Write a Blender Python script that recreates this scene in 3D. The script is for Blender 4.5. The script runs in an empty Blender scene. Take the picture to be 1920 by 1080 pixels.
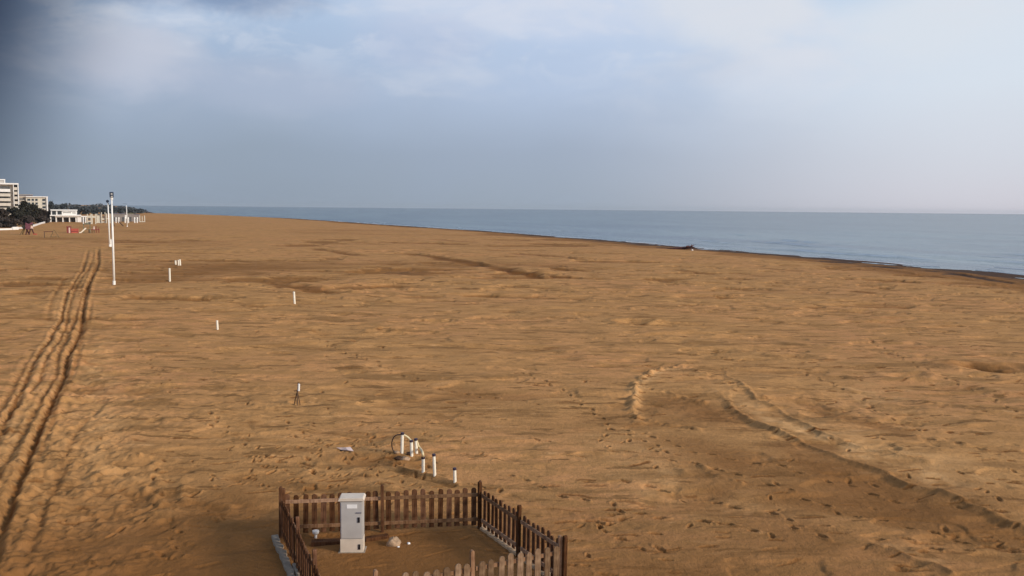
import bpy, math, random
import numpy as np
from mathutils import Vector, Matrix
random.seed(7)
S = bpy.context.scene
COL = S.collection
PI = math.pi
R_ = math.radians

# ------------------------------------------------------------------ camera
F = 1600.0; CH = 8.5
PITCH = math.atan(149.6/F); ROLL = 0.0098
camd = bpy.data.cameras.new("camera"); cam = bpy.data.objects.new("camera", camd); COL.objects.link(cam)
camd.sensor_width = 36; camd.lens = 36*F/1920.0; camd.clip_end = 60000; camd.clip_start = 0.1
Mc = Matrix.Rotation(PI/2-PITCH, 3, 'X') @ Matrix.Rotation(ROLL, 3, 'Z')
cam.matrix_world = Matrix.Translation((0, 0, CH)) @ Mc.to_4x4()
S.camera = cam
CP = Vector((0, 0, CH))

def ray(px, py):
    return (Mc @ Vector(((px-960)/F, -(py-540)/F, -1))).normalized()
def gnd(px, py, z=0.0):
    d = ray(px, py)
    t = (z-CH)/d.z
    return CP + d*t
def at_y(px, py, dist):
    """point on the ray at horizontal distance dist"""
    d = ray(px, py); t = dist/math.hypot(d.x, d.y)
    return CP + d*t
def proj(P):
    q = Mc.transposed() @ (Vector(P)-CP)
    return 960+F*q.x/-q.z, 540-F*q.y/-q.z
def zfor(P, ytop):
    a, b = -5.0, 80.0
    for _ in range(50):
        m = (a+b)/2
        if proj((P[0], P[1], m))[1] > ytop: a = m
        else: b = m
    return (a+b)/2
def mpp(P):
    q = Mc.transposed() @ (Vector(P)-CP)
    return -q.z/F

# ------------------------------------------------------------------ numpy noise
def _hash(ix, iy, seed):
    h = (ix.astype(np.int64)*374761393 + iy.astype(np.int64)*668265263 + seed*974711) & 0x7fffffff
    h = ((h ^ (h >> 13))*1274126177) & 0x7fffffff
    return ((h ^ (h >> 16)) & 0xffff)/65535.0
def noise(x, y, seed=0):
    x0 = np.floor(x); y0 = np.floor(y); fx = x-x0; fy = y-y0
    fx = fx*fx*(3-2*fx); fy = fy*fy*(3-2*fy)
    a = _hash(x0, y0, seed); b = _hash(x0+1, y0, seed); c = _hash(x0, y0+1, seed); d = _hash(x0+1, y0+1, seed)
    return ((a*(1-fx)+b*fx)*(1-fy)+(c*(1-fx)+d*fx)*fy)*2-1
def sstep(x, a, b):
    t = np.clip((x-a)/(b-a), 0, 1); return t*t*(3-2*t)

SEA = -0.8
# shoreline: x as a function of y, traced where water meets sand
shore_px = [(1920,518),(1800,506),(1600,488),(1400,472),(1300,464),(1200,455),(1100,448),(900,433),(700,419.5),(550,409.5),(400,403),(290,400)]
SH = [gnd(a, b, SEA) for a, b in shore_px]
sy = [p.y for p in SH]; sx = [p.x for p in SH]
k0 = (sx[1]-sx[0])/(sy[1]-sy[0])
sy = [-900.0] + sy + [4000.0, 9000.0]; sx = [sx[0]+k0*(-900-sy[1])] + sx + [-1790.0, -4300.0]
sy = np.array(sy); sx = np.array(sx)
def shore_d(x, y):  # positive inland
    wob = 1.3*noise(y/17.0, y*0+3, 5)+0.5*noise(y/5.0, y*0+3, 6)
    return (np.interp(y, sy, sx)-x)*0.9 + wob

def seg_dist(x, y, pts):
    """signed-side distance to a polyline and arclength parameter 0..1"""
    best = np.full(x.shape, 1e9); side = np.zeros(x.shape); par = np.zeros(x.shape)
    n = len(pts)-1
    for i in range(n):
        ax, ay = pts[i][0], pts[i][1]; bx, by = pts[i+1][0], pts[i+1][1]
        dx, dy = bx-ax, by-ay; L2 = dx*dx+dy*dy
        t = np.clip(((x-ax)*dx+(y-ay)*dy)/L2, 0, 1)
        ex = x-(ax+t*dx); ey = y-(ay+t*dy); d = np.hypot(ex, ey)
        m = d < best
        best = np.where(m, d, best); side = np.where(m, np.sign(dx*ey-dy*ex), side); par = np.where(m, (i+t)/n, par)
    return best, side, par
def W(lst): return [tuple(gnd(a, b))[:2] for a, b in lst]

tracks = [  # polyline, half-width m, depth m
    (W([(184,462),(184,493),(163,541),(156,582),(151,624),(127,671),(121,701),(92,766),(68,819),(44,879),(18,956),(-2,1010),(-30,1090)]), .17, .20),
    (W([(166,466),(155,505),(127,547),(116,594),(95,636),(65,677),(47,719),(20,772),(-8,830),(-60,930)]), .15, .13),
    (W([(178,470),(168,500),(142,535),(127,588),(122,624),(89,671),(71,719),(36,754),(-5,800)]), .13, .09),
    (W([(180,475),(172,520),(157,547),(147,582),(130,624),(110,665),(107,700),(66,772),(36,825),(0,880),(-60,990)]), .15, .09),
    (W([(121,517),(100,559),(89,594)]), .2, .06),
    (W([(170,560),(168,590),(150,650),(140,690),(110,750),(95,800),(70,860),(50,920)]), .13, .07),
    (W([(60,660),(30,720),(5,760),(-30,810)]), .2, .07),
    (W([(150,830),(110,900),(80,960),(60,1020),(40,1080)]), .14, .06),
    (W([(190,760),(150,800),(120,860),(95,910)]), .14, .05),
]
band = W([(182,465),(165,520),(140,570),(120,640),(95,720),(55,820),(10,930),(-50,1090)])
clodband = W([(185,600),(170,700),(190,800),(180,900),(190,1000),(180,1090)])
# scarp: the left side of its direction is low
ridge = W([(1313,720),(1356,752),(1382,774),(1416,795),(1454,812),(1527,842),(1595,870),(1651,893),(1698,915),(1753,927),(1805,951),(1860,974),(1911,996),(2050,1050)])
ridge2 = W([(1300,683),(1240,690),(1200,712),(1190,735),(1188,765),(1196,797)])
ridge3 = W([(1621,1024),(1672,1043),(1740,1068),(1790,1090)])
ridge4 = W([(1343,680),(1375,715),(1420,750),(1470,775),(1548,822),(1620,845),(1698,868),(1760,880)])
berms = [(W([(1198,727),(1279,744),(1330,757)]), .09, .25), (W([(1207,782),(1271,797),(1330,814)]), .08, .22),
         (W([(1262,868),(1296,898)]), .07, .2), (W([(1305,872),(1356,902),(1400,910)]), .07, .2),
         (W([(1719,821),(1770,855)]), .07, .25), (W([(1740,825),(1869,855)]), .06, .25), (W([(1548,718),(1655,744),(1783,765),(1911,782)]), .06, .35),
         (W([(1280,690),(1340,705),(1400,735)]), .08, .5), (W([(1484,646),(1655,663),(1783,684)]), .06, .4),
         (W([(400,930),(440,950),(470,1000)]), .05, .3), (W([(640,870),(690,885),(760,930)]), .06, .3),
         (W([(290,890),(300,950)]), .07, .2), (W([(350,890),(345,940)]), .07, .2), (W([(275,900),(290,960)]), .06, .15),
         (W([(1100,975),(1143,996),(1177,1017)]), .06, .4), (W([(600,860),(560,900),(600,930)]), .05, .3)]
# grooves: points, depth m, half-width m, painted shade, partly moist; negative paints sunlit crests
grooves = [(W(p), d, w_, m_) for p, d, w_, m_ in [
 ([(919,497),(955,505),(1002,516),(1020,516)], .28, 1.5, .9), ([(1020,514),(1075,519)], .2, .8, .7), ([(941,474),(1030,480),(1116,487)], .2, 1.0, .6), ([(1019,499),(1100,506)], .2, .8, .5),
 ([(1141,603),(1190,607),(1219,609)], .16, .45, .9), ([(567,466),(630,473),(689,481)], .2, 1.3, .6), ([(747,472),(820,482),(886,491),(930,501)], .25, 1.4, .6),
 ([(483,527),(560,538),(650,549)], .18, 1.4, .6), ([(719,524),(761,526)], .2, .5, .9), ([(650,537),(678,544)], .15, .4, .8), ([(780,603),(839,603)], .16, .3, .9), ([(700,620),(755,616)], .16, .35, .9),
 ([(655,642),(672,640)], .1, .3, .8), ([(1795,686),(1850,692),(1911,700)], .2, .7, .95), ([(1760,500),(1850,515),(1920,530)], .15, 1.0, .5), ([(1590,545),(1650,550)], .12, .5, .7),
 ([(1800,520),(1830,522)], .12, .5, .8), ([(1560,490),(1680,505),(1800,522)], .1, .8, .4), ([(1410,500),(1520,510)], .1, .8, .4), ([(1250,505),(1320,510)], .1, .7, .5),
 ([(380,585),(400,588)], .1, .3, .8), ([(620,463),(560,460)], .15, 1.3, .5), ([(800,448),(900,455)], .1, 1.5, .4), ([(420,520),(480,530)], .12, .8, .5), ([(850,540),(900,545)], .12, .5, .6),
 ([(1454,815),(1500,840),(1600,885),(1700,940),(1800,985),(1920,1040)], .03, 1.3, .40), ([(1325,705),(1400,765),(1475,800),(1560,838),(1640,872),(1720,903),(1820,940),(1930,980)], 0, .55, -.9), ([(1450,770),(1560,820),(1680,850),(1800,900),(1920,940)], 0, 1.3, -.45),
 ([(1205,790),(1192,765),(1196,735),(1208,714),(1245,694),(1300,686)], 0, .35, -.8), ([(1640,1020),(1700,1042),(1780,1070)], 0, .3, -.8), ([(700,880),(760,872),(830,893),(875,908)], 0, .12, -.6),
 ([(1130,800),(1200,860),(1300,920),(1420,990)], 0, 1.6, -.35), ([(1520,720),(1620,730),(1700,770)], 0, 1.5, -.4),
 ([(200,600),(190,700),(185,800),(190,900),(200,1050)], 0, .8, -.45), ([(150,500),(110,600),(80,680),(30,790),(-20,900)], 0, .5, -.4),
 ([(1210,740),(1300,760),(1420,800)], .02, 1.2, .35), ([(1230,810),(1320,840),(1450,900)], .02, 1.2, .3),
 ([(1250,900),(1400,960),(1600,1060)], .02, .9, .25), ([(1480,740),(1600,790),(1760,840)], .02, .6, .3)]]
trench = W([(740,874),(765,884),(795,888),(830,898),(862,908)])
pits = [(980,509,2.6,.35),(1015,514,1.6,.2),(850,520,1.6,.2),(745,525,1.8,.28),(1860,692,1.6,.22),(1820,690,1.2,.2),(820,603,1.0,.18),(1190,604,1.2,.25),(740,617,.8,.18),
        (710,622,.7,.14),(430,655,.5,.1),(1240,460,2,.2),(620,470,3,.2),(600,465,2,.2),(1150,455,2,.15),(560,755,.35,.1),(1505,670,1.0,.12),(1700,705,.9,.15),(690,540,1.5,.2),
        (610,548,1.6,.18),(520,530,2.5,.25),(460,520,2,.2),(930,545,1.4,.15),(1210,640,.7,.1),(270,495,1.3,.15),(760,860,.5,.13),(700,862,.8,.08)]
foot = []
def trail(pts, step=.68, jit=.10, dep=.07, sz=.11):
    P = W(pts)
    for i in range(len(P)-1):
        a, b = Vector(P[i]), Vector(P[i+1]); L = (b-a).length; n = max(1, int(L/step)); u = (b-a)/L; v = Vector((-u.y, u.x))
        for k in range(n):
            q = a+u*(k*step)+v*((.1 if k % 2 else -.1)+random.uniform(-jit, jit))+u*random.uniform(-.1, .1)
            foot.append((q.x, q.y, random.uniform(.8, 1.2)*sz, dep*random.uniform(.7, 1.2), math.atan2(u.y, u.x)))
trail([(1215,830),(1260,865),(1350,885),(1450,910),(1600,970),(1700,990),(1900,1040)])
trail([(1225,820),(1300,850),(1420,870),(1560,900),(1700,940)])
trail([(1150,800),(1215,830)])
trail([(1500,985),(1650,1010),(1900,1050)])
trail([(1180,900),(1300,930),(1450,960),(1560,1030)])
trail([(960,890),(1060,925),(1150,960),(1320,975),(1460,1010)])
trail([(980,700),(1060,730),(1140,790),(1130,850)], .75)
trail([(400,780),(470,850),(600,870)]); trail([(200,1000),(330,930),(440,900),(560,860)])
trail([(1640,640),(1720,690),(1850,740),(1920,790)], .75); trail([(1500,690),(1600,740),(1750,830),(1900,860)], .75)
trail([(250,640),(330,740)], .8, .2, .05, .09); trail([(290,880),(330,1040)], .75, .25, .05, .10); trail([(600,640),(800,720),(1050,760)], .8)
trail([(650,830),(720,800),(900,770)], .7)
for _ in range(210):
    px = random.uniform(-100, 2020); py = 1080-random.random()**.8*520
    q = gnd(px, py); foot.append((q.x, q.y, random.uniform(.07, .13), random.uniform(.03, .06), random.uniform(0, PI)))
for _ in range(260):   # churned sand around the pipes and the enclosure
    px = random.gauss(640, 130); py = random.gauss(860, 38)
    q = gnd(px, py); foot.append((q.x, q.y, random.uniform(.05, .10), random.uniform(.03, .06), random.uniform(0, PI)))
for _ in range(26):
    px = random.gauss(1150, 60); py = random.gauss(990, 40)
    q = gnd(px, py); foot.append((q.x, q.y, random.uniform(.06, .13), random.uniform(.03, .07), random.uniform(0, PI)))

# enclosure corners
PB = Vector(gnd(900, 985)); PA = Vector(gnd(527, 1001))
def base_from_top(px, py, h): return Vector(gnd(px, py, h)) - Vector((0, 0, h))
POST_H = zfor(PB, 896)
PC = base_from_top(1064, 1006, POST_H*0.93)
PICK = POST_H*0.78
PD = base_from_top(614, 1101, PICK+.07)
print("corners", PA, PB, PC, PD, "posth", POST_H, "len", (PA-PB).length, (PC-PB).length)

def height(x, y, dr):
    """sand height; dr = local mesh spacing, octaves finer than it fade out"""
    def o(lam, amp, seed, ax=1.0):
        w = np.clip((lam/(dr*1.3)-1.0), 0, 1)
        return amp*w*noise(x/lam/ax+seed*3.1, y/lam+seed*1.7, seed)
    d = shore_d(x, y)
    h = 0*x
    h += o(38, .16, 1) + o(17, .11, 2, 1.6) + o(8.3, .07, 3, 1.5) + o(4.1, .045, 4, 1.4)
    rough = .30+.85*sstep(noise(x/14, y/9, 21)+.5*noise(x/5, y/4, 22), -.1, .8)
    db, sb, tb = seg_dist(x, y, band)
    wband = np.exp(-(db/2.6)**2)
    dc, sc_, tc = seg_dist(x, y, clodband)
    wclod = np.exp(-(dc/2.2)**2)*np.clip(noise(x/1.2, y/1.2, 41)+.6, 0, 1)
    rough = rough + 1.5*wband + 1.1*wclod
    r = np.hypot(x, y)
    far = 1+1.7*sstep(r, 30, 120)
    h += rough*far*(o(2.1, .050, 5, 1.5)+o(1.05, .036, 6, 1.4)+o(.52, .026, 7, 1.2)+o(.27, .017, 8)+o(.15, .009, 9))
    for lam, amp, sd_, ax in ((7.0, .10, 25, 2.2), (3.0, .075, 26, 2.0), (1.5, .05, 27, 1.8)):
        wv = np.clip((lam/(dr*1.3)-1.0), 0, 1)
        nn = noise(x/lam/ax, y/lam, sd_)+.45*noise(x/lam/ax*2.3, y/lam*2.3, sd_+50)+.25*noise(x/lam/ax*5, y/lam*5, sd_+60)
        h += -amp*wv*far*sstep(nn, .50, .72)
    cw = np.clip(wband*.7+wclod+.25*sstep(rough, .8, 1.1), 0, 1.3)
    for lam, amp, sd_ in ((.42, .10, 45), (.24, .065, 46), (.15, .04, 47)):
        wv = np.clip((lam/(dr*1.2)-1.0), 0, 1)
        h += cw*amp*wv*np.clip(noise(x/lam, y/lam, sd_)-.12, 0, 1)
    # wind / rake ripples
    h += .012*far*np.sin((x*.35+y*1.0)*2*PI/1.9+2.5*noise(x/6, y/6, 33))*np.clip(2.0/(dr*2)-1, 0, 1)*sstep(noise(x/25, y/25, 34), -.1, .5)
    near = r < 330
    xs, ys = x[near], y[near]
    hh = np.zeros(xs.shape)
    for pts, w, dep in tracks:
        bx = [p[0] for p in pts]; by = [p[1] for p in pts]
        m = (xs > min(bx)-3) & (xs < max(bx)+3) & (ys > min(by)-3) & (ys < max(by)+3)
        if not m.any(): continue
        xx, yy = xs[m], ys[m]
        dd, ss, tt = seg_dist(xx, yy, pts)
        dd = np.abs(dd*ss+.05*noise(xx/2.5, yy/2.5, 51)+.03*noise(xx/.4, yy/.4, 52))
        rr = np.hypot(xx, yy); ww = w*.66*(1+rr/140)
        fade = sstep(tt, 0, .04)
        hh[m] += fade*(1+rr/300)*(.9+.3*noise(xx/.9, yy/.9, 53)+.10*np.sin(yy*2*PI/.2+xx*3)*(rr < 45))*(-dep*.8*np.exp(-(dd/ww)**2)+dep*.30*np.exp(-((dd-1.9*ww)/(.8*ww))**2))
    def line(pts, fn, pad=6):
        bx = [p[0] for p in pts]; by = [p[1] for p in pts]
        m = (xs > min(bx)-pad) & (xs < max(bx)+pad) & (ys > min(by)-pad) & (ys < max(by)+pad)
        if m.any():
            dd, ss, tt = seg_dist(xs[m], ys[m], pts)
            hh[m] += fn(dd*ss, tt, xs[m], ys[m])
    def scarp(amp0):
        def f(s, t, xx, yy):
            s = s+.18*noise(xx/1.9, yy/1.9, 61)+.06*noise(xx/.5, yy/.5, 62)+.035*noise(xx/.2, yy/.2, 63); amp = amp0*(.75+.5*noise(xx/2.2, yy/2.2, 64))
            e = sstep(t, 0, .15)*sstep(1-t, 0, .06)
            hi = amp*np.exp(-np.maximum(s, 0)/2.6)
            lo = -amp*.35*np.exp(-np.maximum(-s, 0)/3.0)
            k = sstep(s, -.30, .05); hi = hi+.05*np.exp(-((s-.10)/.10)**2)
            return e*(hi*k+lo*(1-k))
        return f
    line(ridge, scarp(.085), 12)
    line(ridge3, scarp(.055), 8); line(ridge4, scarp(.04), 8)
    def clods(amp, w):
        def f(s, t, xx, yy):
            return sstep(t, 0, .1)*sstep(1-t, 0, .1)*amp*np.exp(-(s/w)**2)*(.55+.9*noise(xx/.45, yy/.45, 71)+.5*noise(xx/.2, yy/.2, 72))
        return f
    line(ridge2, clods(.17, .26))
    for pts, amp, w in berms: line(pts, clods(amp, w))
    def tr(s, t, xx, yy):
        s = s+.06*noise(xx/.4, yy/.4, 81)
        e = sstep(t, 0, .12)*sstep(1-t, 0, .1)
        return e*(.08*np.exp(-((s-.10)/.10)**2)-.09*np.exp(-((s+.12)/.16)**2))
    line(trench, tr)
    for px, py, w, dep in pits:
        q = gnd(px, py); m = (np.abs(xs-q.x) < 3*w) & (np.abs(ys-q.y) < 3*w)
        if m.any():
            xx = xs[m]-q.x+.35*w*noise(xs[m]/w*1.4, ys[m]/w*1.4, 91); yy = ys[m]-q.y+.3*w*noise(xs[m]/w*1.7, ys[m]/w*1.7, 92)
            rr = np.sqrt((xx/1.5)**2+yy**2)/w*1.6
            hh[m] += -dep*np.exp(-rr**2)+dep*.6*np.exp(-((rr-1.6)/.5)**2)
    # flattened floor inside the enclosure
    cx, cy = (PA+PC)[0]/2, (PA+PC)[1]/2
    u = (PB-PA).normalized(); v = (PC-PB).normalized(); lu = (PB-PA).length/2; lv = (PC-PB).length/2
    pu = (xs-cx)*u.x+(ys-cy)*u.y; pv = (xs-cx)*v.x+(ys-cy)*v.y
    ins = sstep(lu-np.abs(pu), -.1, .5)*sstep(lv-np.abs(pv), -.1, .5)
    h[near] = h[near]*(1-.75*ins)+hh-.05*ins
    e2 = sstep(np.hypot(xs-cx, ys-cy), 6.5, 3.2)
    h[near] *= (1-.55*sstep(6.0-np.hypot(xs-cx, ys-cy), 0, 3))
    # beach face
    f = sstep(-d, -26, -1)
    h = h*(1-.8*sstep(-d, -22, -2)) + (SEA+.03)*sstep(-d, -30, 0) + np.where(d < 0, np.maximum(d*.05, -6), 0)
    h += .14*np.exp(-((d-17)/2.5)**2)*(.6+.5*noise(y/9, y*0, 44)) + .10*np.exp(-((d-8)/1.2)**2)
    return h
def gh(x, y):
    r = math.hypot(x, y)
    return float(height(np.array([float(x)]), np.array([float(y)]), np.array([max(.03, r*r*.6/13600)]))[0])

# ------------------------------------------------------------------ materials
def nodes(m): return m.node_tree.nodes, m.node_tree.links
def mat(name, col, rough=.7, var=.12, scale=6.0, metal=0.0, spec=.4, bump=0.0, col2=None):
    m = bpy.data.materials.new(name); m.use_nodes = True
    N, L = nodes(m); b = N["Principled BSDF"]
    b.inputs["Roughness"].default_value = rough; b.inputs["Metallic"].default_value = metal
    b.inputs["Specular IOR Level"].default_value = spec
    tc = N.new("ShaderNodeTexCoord"); nz = N.new("ShaderNodeTexNoise"); nz.inputs["Scale"].default_value = scale; nz.inputs["Detail"].default_value = 5
    L.new(tc.outputs["Object"], nz.inputs["Vector"])
    r = N.new("ShaderNodeValToRGB"); L.new(nz.outputs["Fac"], r.inputs["Fac"])
    c2 = col2 or tuple(c*(1-var*2) for c in col)
    r.color_ramp.elements[0].position = .32; r.color_ramp.elements[1].position = .68
    r.color_ramp.elements[0].color = (*c2, 1); r.color_ramp.elements[1].color = (*[min(1, c*(1+var)) for c in col], 1)
    L.new(r.outputs["Color"], b.inputs["Base Color"])
    if bump:
        bp = N.new("ShaderNodeBump"); bp.inputs["Strength"].default_value = bump; bp.inputs["Distance"].default_value = .02
        L.new(nz.outputs["Fac"], bp.inputs["Height"]); L.new(bp.outputs["Normal"], b.inputs["Normal"])
    return m
def wood(name, c1, c2):
    m = bpy.data.materials.new(name); m.use_nodes = True; N, L = nodes(m); b = N["Principled BSDF"]; b.inputs["Roughness"].default_value = .9
    b.inputs["Specular IOR Level"].default_value = .12
    tc = N.new("ShaderNodeTexCoord"); mp = N.new("ShaderNodeMapping"); mp.inputs["Scale"].default_value = (28, 28, 2.2); L.new(tc.outputs["Object"], mp.inputs["Vector"])
    nz = N.new("ShaderNodeTexNoise"); nz.inputs["Scale"].default_value = 1; nz.inputs["Detail"].default_value = 6; L.new(mp.outputs["Vector"], nz.inputs["Vector"])
    n2 = N.new("ShaderNodeTexNoise"); n2.inputs["Scale"].default_value = 4.5; L.new(tc.outputs["Object"], n2.inputs["Vector"])
    ad = N.new("ShaderNodeMath"); ad.operation = 'MULTIPLY_ADD'; ad.inputs[1].default_value = .55; L.new(nz.outputs["Fac"], ad.inputs[0])
    ml = N.new("ShaderNodeMath"); ml.operation = 'MULTIPLY'; ml.inputs[1].default_value = .45; L.new(n2.outputs["Fac"], ml.inputs[0]); L.new(ml.outputs[0], ad.inputs[2])
    r = N.new("ShaderNodeValToRGB"); L.new(ad.outputs[0], r.inputs["Fac"]); r.color_ramp.elements[0].position = .36; r.color_ramp.elements[1].position = .62
    r.color_ramp.elements[0].color = (*c1, 1); r.color_ramp.elements[1].color = (*c2, 1)
    oi = N.new("ShaderNodeObjectInfo"); hs = N.new("ShaderNodeHueSaturation"); vr = N.new("ShaderNodeMapRange"); L.new(oi.outputs["Random"], vr.inputs[0]); vr.inputs[3].default_value = .65; vr.inputs[4].default_value = 1.45
    sr = N.new("ShaderNodeMapRange"); L.new(oi.outputs["Random"], sr.inputs[0]); sr.inputs[3].default_value = 1.1; sr.inputs[4].default_value = .95
    L.new(vr.outputs[0], hs.inputs["Value"]); L.new(sr.outputs[0], hs.inputs["Saturation"]); L.new(r.outputs["Color"], hs.inputs["Color"]); L.new(hs.outputs[0], b.inputs["Base Color"])
    bp = N.new("ShaderNodeBump"); bp.inputs["Strength"].default_value = .5; bp.inputs["Distance"].default_value = .006
    L.new(nz.outputs["Fac"], bp.inputs["Height"]); L.new(bp.outputs["Normal"], b.inputs["Normal"])
    return m
M = dict(
    fence=wood('brown_stained_wood', (.045, .018, .008), (.15, .070, .035)),
    fence_out=wood('weathered_wood', (.10, .055, .030), (.31, .205, .125)),
    rail=wood('rail_wood', (.15, .075, .040), (.34, .20, .115)),
    grey=mat('cabinet_grey', (.46, .43, .40), .5, .05, 3), beige=mat('cabinet_beige', (.66, .56, .45), .55, .06, 4),
    label=mat('label_white', (.85, .82, .78), .5, .03), black=mat('black_plastic', (.012, .011, .014), .45, .1),
    pipe=mat('white_pipe', (.86, .80, .66), .4, .06, 9, bump=.05), cap=mat('dark_cap', (.035, .022, .045), .5, .2),
    cream=mat('cream_hose', (.72, .60, .36), .5, .15, 20), hose=mat('black_hose', (.022, .010, .012), .4, .1),
    polew=mat('white_pole', (.88, .86, .80), .35, .04, 2), navy=mat('navy_metal', (.01, .02, .045), .4, .1),
    sandk=mat('sandy_concrete', (.50, .34, .20), .9, .12, 7, bump=.3), concrete=mat('concrete', (.30, .24, .18), .85, .12, 7, bump=.3), white=mat('white_paint', (.80, .78, .74), .6, .05, 1.2),
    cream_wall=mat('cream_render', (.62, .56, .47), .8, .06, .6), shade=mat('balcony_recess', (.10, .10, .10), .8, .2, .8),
    glass=mat('window_glass', (.035, .045, .05), .12, .2, 1.0, spec=.7), roofm=mat('roof_slate', (.16, .15, .18), .8, .1, 1),
    red=mat('red_paint', (.50, .10, .065), .6, .12, 4), dred=mat('dark_red_paint', (.22, .035, .03), .6, .15, 4), maroon=mat('maroon_plastic', (.16, .045, .065), .55, .2, 3),
    brown=mat('brown_timber', (.11, .062, .033), .8, .15, 3), slide=mat('cream_plastic', (.80, .70, .56), .4, .05, 3), green=mat('olive_rope', (.16, .16, .10), .8, .2, 4),
    yellow=mat('ochre_timber', (.20, .13, .055), .8, .15, 3), cabin=mat('cabin_cream', (.60, .56, .46), .7, .08, 2), greyp=mat('taupe_panel', (.25, .22, .20), .8, .1, 1.5),
    sheet=mat('plastic_sheet', (.70, .52, .44), .35, .1, 6), bark=mat('bark', (.07, .05, .035), .9, .2, 5), drift=mat('driftwood', (.10, .035, .028), .85, .3, 3),
    leaf=mat('dark_foliage', (.030, .028, .016), .85, .35, 1.2, col2=(.010, .010, .008)), leaf2=mat('brown_hedge_foliage', (.060, .045, .035), .85, .3, 1.4, col2=(.018, .014, .012)),
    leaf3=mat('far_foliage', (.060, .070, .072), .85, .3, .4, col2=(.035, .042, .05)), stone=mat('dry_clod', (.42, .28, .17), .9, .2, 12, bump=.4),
)

# ------------------------------------------------------------------ mesh builder
class MB:
    def __init__(s): s.v = []; s.f = []
    def add(s, vs, fs):
        o = len(s.v); s.v += [tuple(a) for a in vs]; s.f += [tuple(i+o for i in f) for f in fs]; return s
    def box(s, x0, x1, y0, y1, z0, z1):
        return s.add([(x0,y0,z0),(x1,y0,z0),(x1,y1,z0),(x0,y1,z0),(x0,y0,z1),(x1,y0,z1),(x1,y1,z1),(x0,y1,z1)],
                     [(0,3,2,1),(4,5,6,7),(0,1,5,4),(1,2,6,5),(2,3,7,6),(3,0,4,7)])
    def bar(s, a, b, w, d=None, up=(0,0,1)):
        a = Vector(a); b = Vector(b); d = d or w; z = (b-a).normalized(); u = Vector(up)
        if abs(z.dot(u)) > .98: u = Vector((0,1,0))
        x = z.cross(u).normalized(); y = z.cross(x)
        vs = [p+x*sx_*w/2+y*sy_*d/2 for p in (a, b) for sx_, sy_ in ((-1,-1),(1,-1),(1,1),(-1,1))]
        return s.add(vs, [(0,3,2,1),(4,5,6,7),(0,1,5,4),(1,2,6,5),(2,3,7,6),(3,0,4,7)])
    def tube(s, pts, r, n=10, cap=True):
        pts = [Vector(p) for p in pts]; rs = r if isinstance(r, (list, tuple)) else [r]*len(pts)
        vs = []; fs = []
        pu = None
        for i, p in enumerate(pts):
            t = (pts[min(i+1, len(pts)-1)]-pts[max(i-1, 0)]).normalized()
            if pu is None:
                u = Vector((1,0,0)) if abs(t.x) < .9 else Vector((0,1,0))
            else: u = pu
            u = (u-t*u.dot(t)).normalized(); pu = u; w = t.cross(u)
            for k in range(n):
                a = 2*PI*k/n; vs.append(p+(u*math.cos(a)+w*math.sin(a))*rs[i])
        for i in range(len(pts)-1):
            for k in range(n):
                a = i*n+k; b = i*n+(k+1) % n; fs.append((a, b, b+n, a+n))
        if cap: fs.append(tuple(range(n))[::-1]); fs.append(tuple(range((len(pts)-1)*n, len(pts)*n)))
        return s.add(vs, fs)
    def prism(s, prof, y0, y1):
        """profile of (x,z) extruded in y"""
        n = len(prof); vs = [(a, y0, b) for a, b in prof]+[(a, y1, b) for a, b in prof]
        fs = [tuple(range(n)), tuple(range(n, 2*n))[::-1]]+[(i, i+n, (i+1) % n+n, (i+1) % n) for i in range(n)]
        return s.add(vs, fs)
    def build(s, name, m, parent=None, loc=None, rotz=0, bevel=0, smooth=False):
        me = bpy.data.meshes.new(name); me.from_pydata(s.v, [], s.f); me.validate(); me.update()
        me.materials.append(m)
        o = bpy.data.objects.new(name, me); COL.objects.link(o)
        if parent: o.parent = parent
        if loc is not None: o.location = loc
        if rotz: o.rotation_euler.z = rotz
        if bevel:
            b = o.modifiers.new("bevel", 'BEVEL'); b.width = bevel; b.segments = 2; b.limit_method = 'ANGLE'
        if smooth:
            for p in me.polygons: p.use_smooth = True
        return o
def tag(o, label, cat=None, group=None, kind=None):
    o['label'] = label
    if cat: o['category'] = cat
    if group: o['group'] = group
    if kind or cat: o['kind'] = kind or 'thing'
    return o
def thing(name, label, cat, loc, rotz=0, group=None):
    o = bpy.data.objects.new(name, None); o.empty_display_size = .3; COL.objects.link(o); o.location = loc; o.rotation_euler.z = rotz
    return tag(o, label, cat, group)
def copy_tree(o, parent=None):
    c = o.copy(); COL.objects.link(c); c.parent = parent
    for ch in list(o.children): copy_tree(ch, c)
    return c
def base(px, py, sink=.0):
    q = gnd(px, py); z = gh(q.x, q.y)
    for _ in range(3):
        q = gnd(px, py, z); z = gh(q.x, q.y)
    return Vector((q.x, q.y, z-sink))
def face(P): return -math.atan2(P[0], P[1])   # local x = picture right, local y = away

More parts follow.
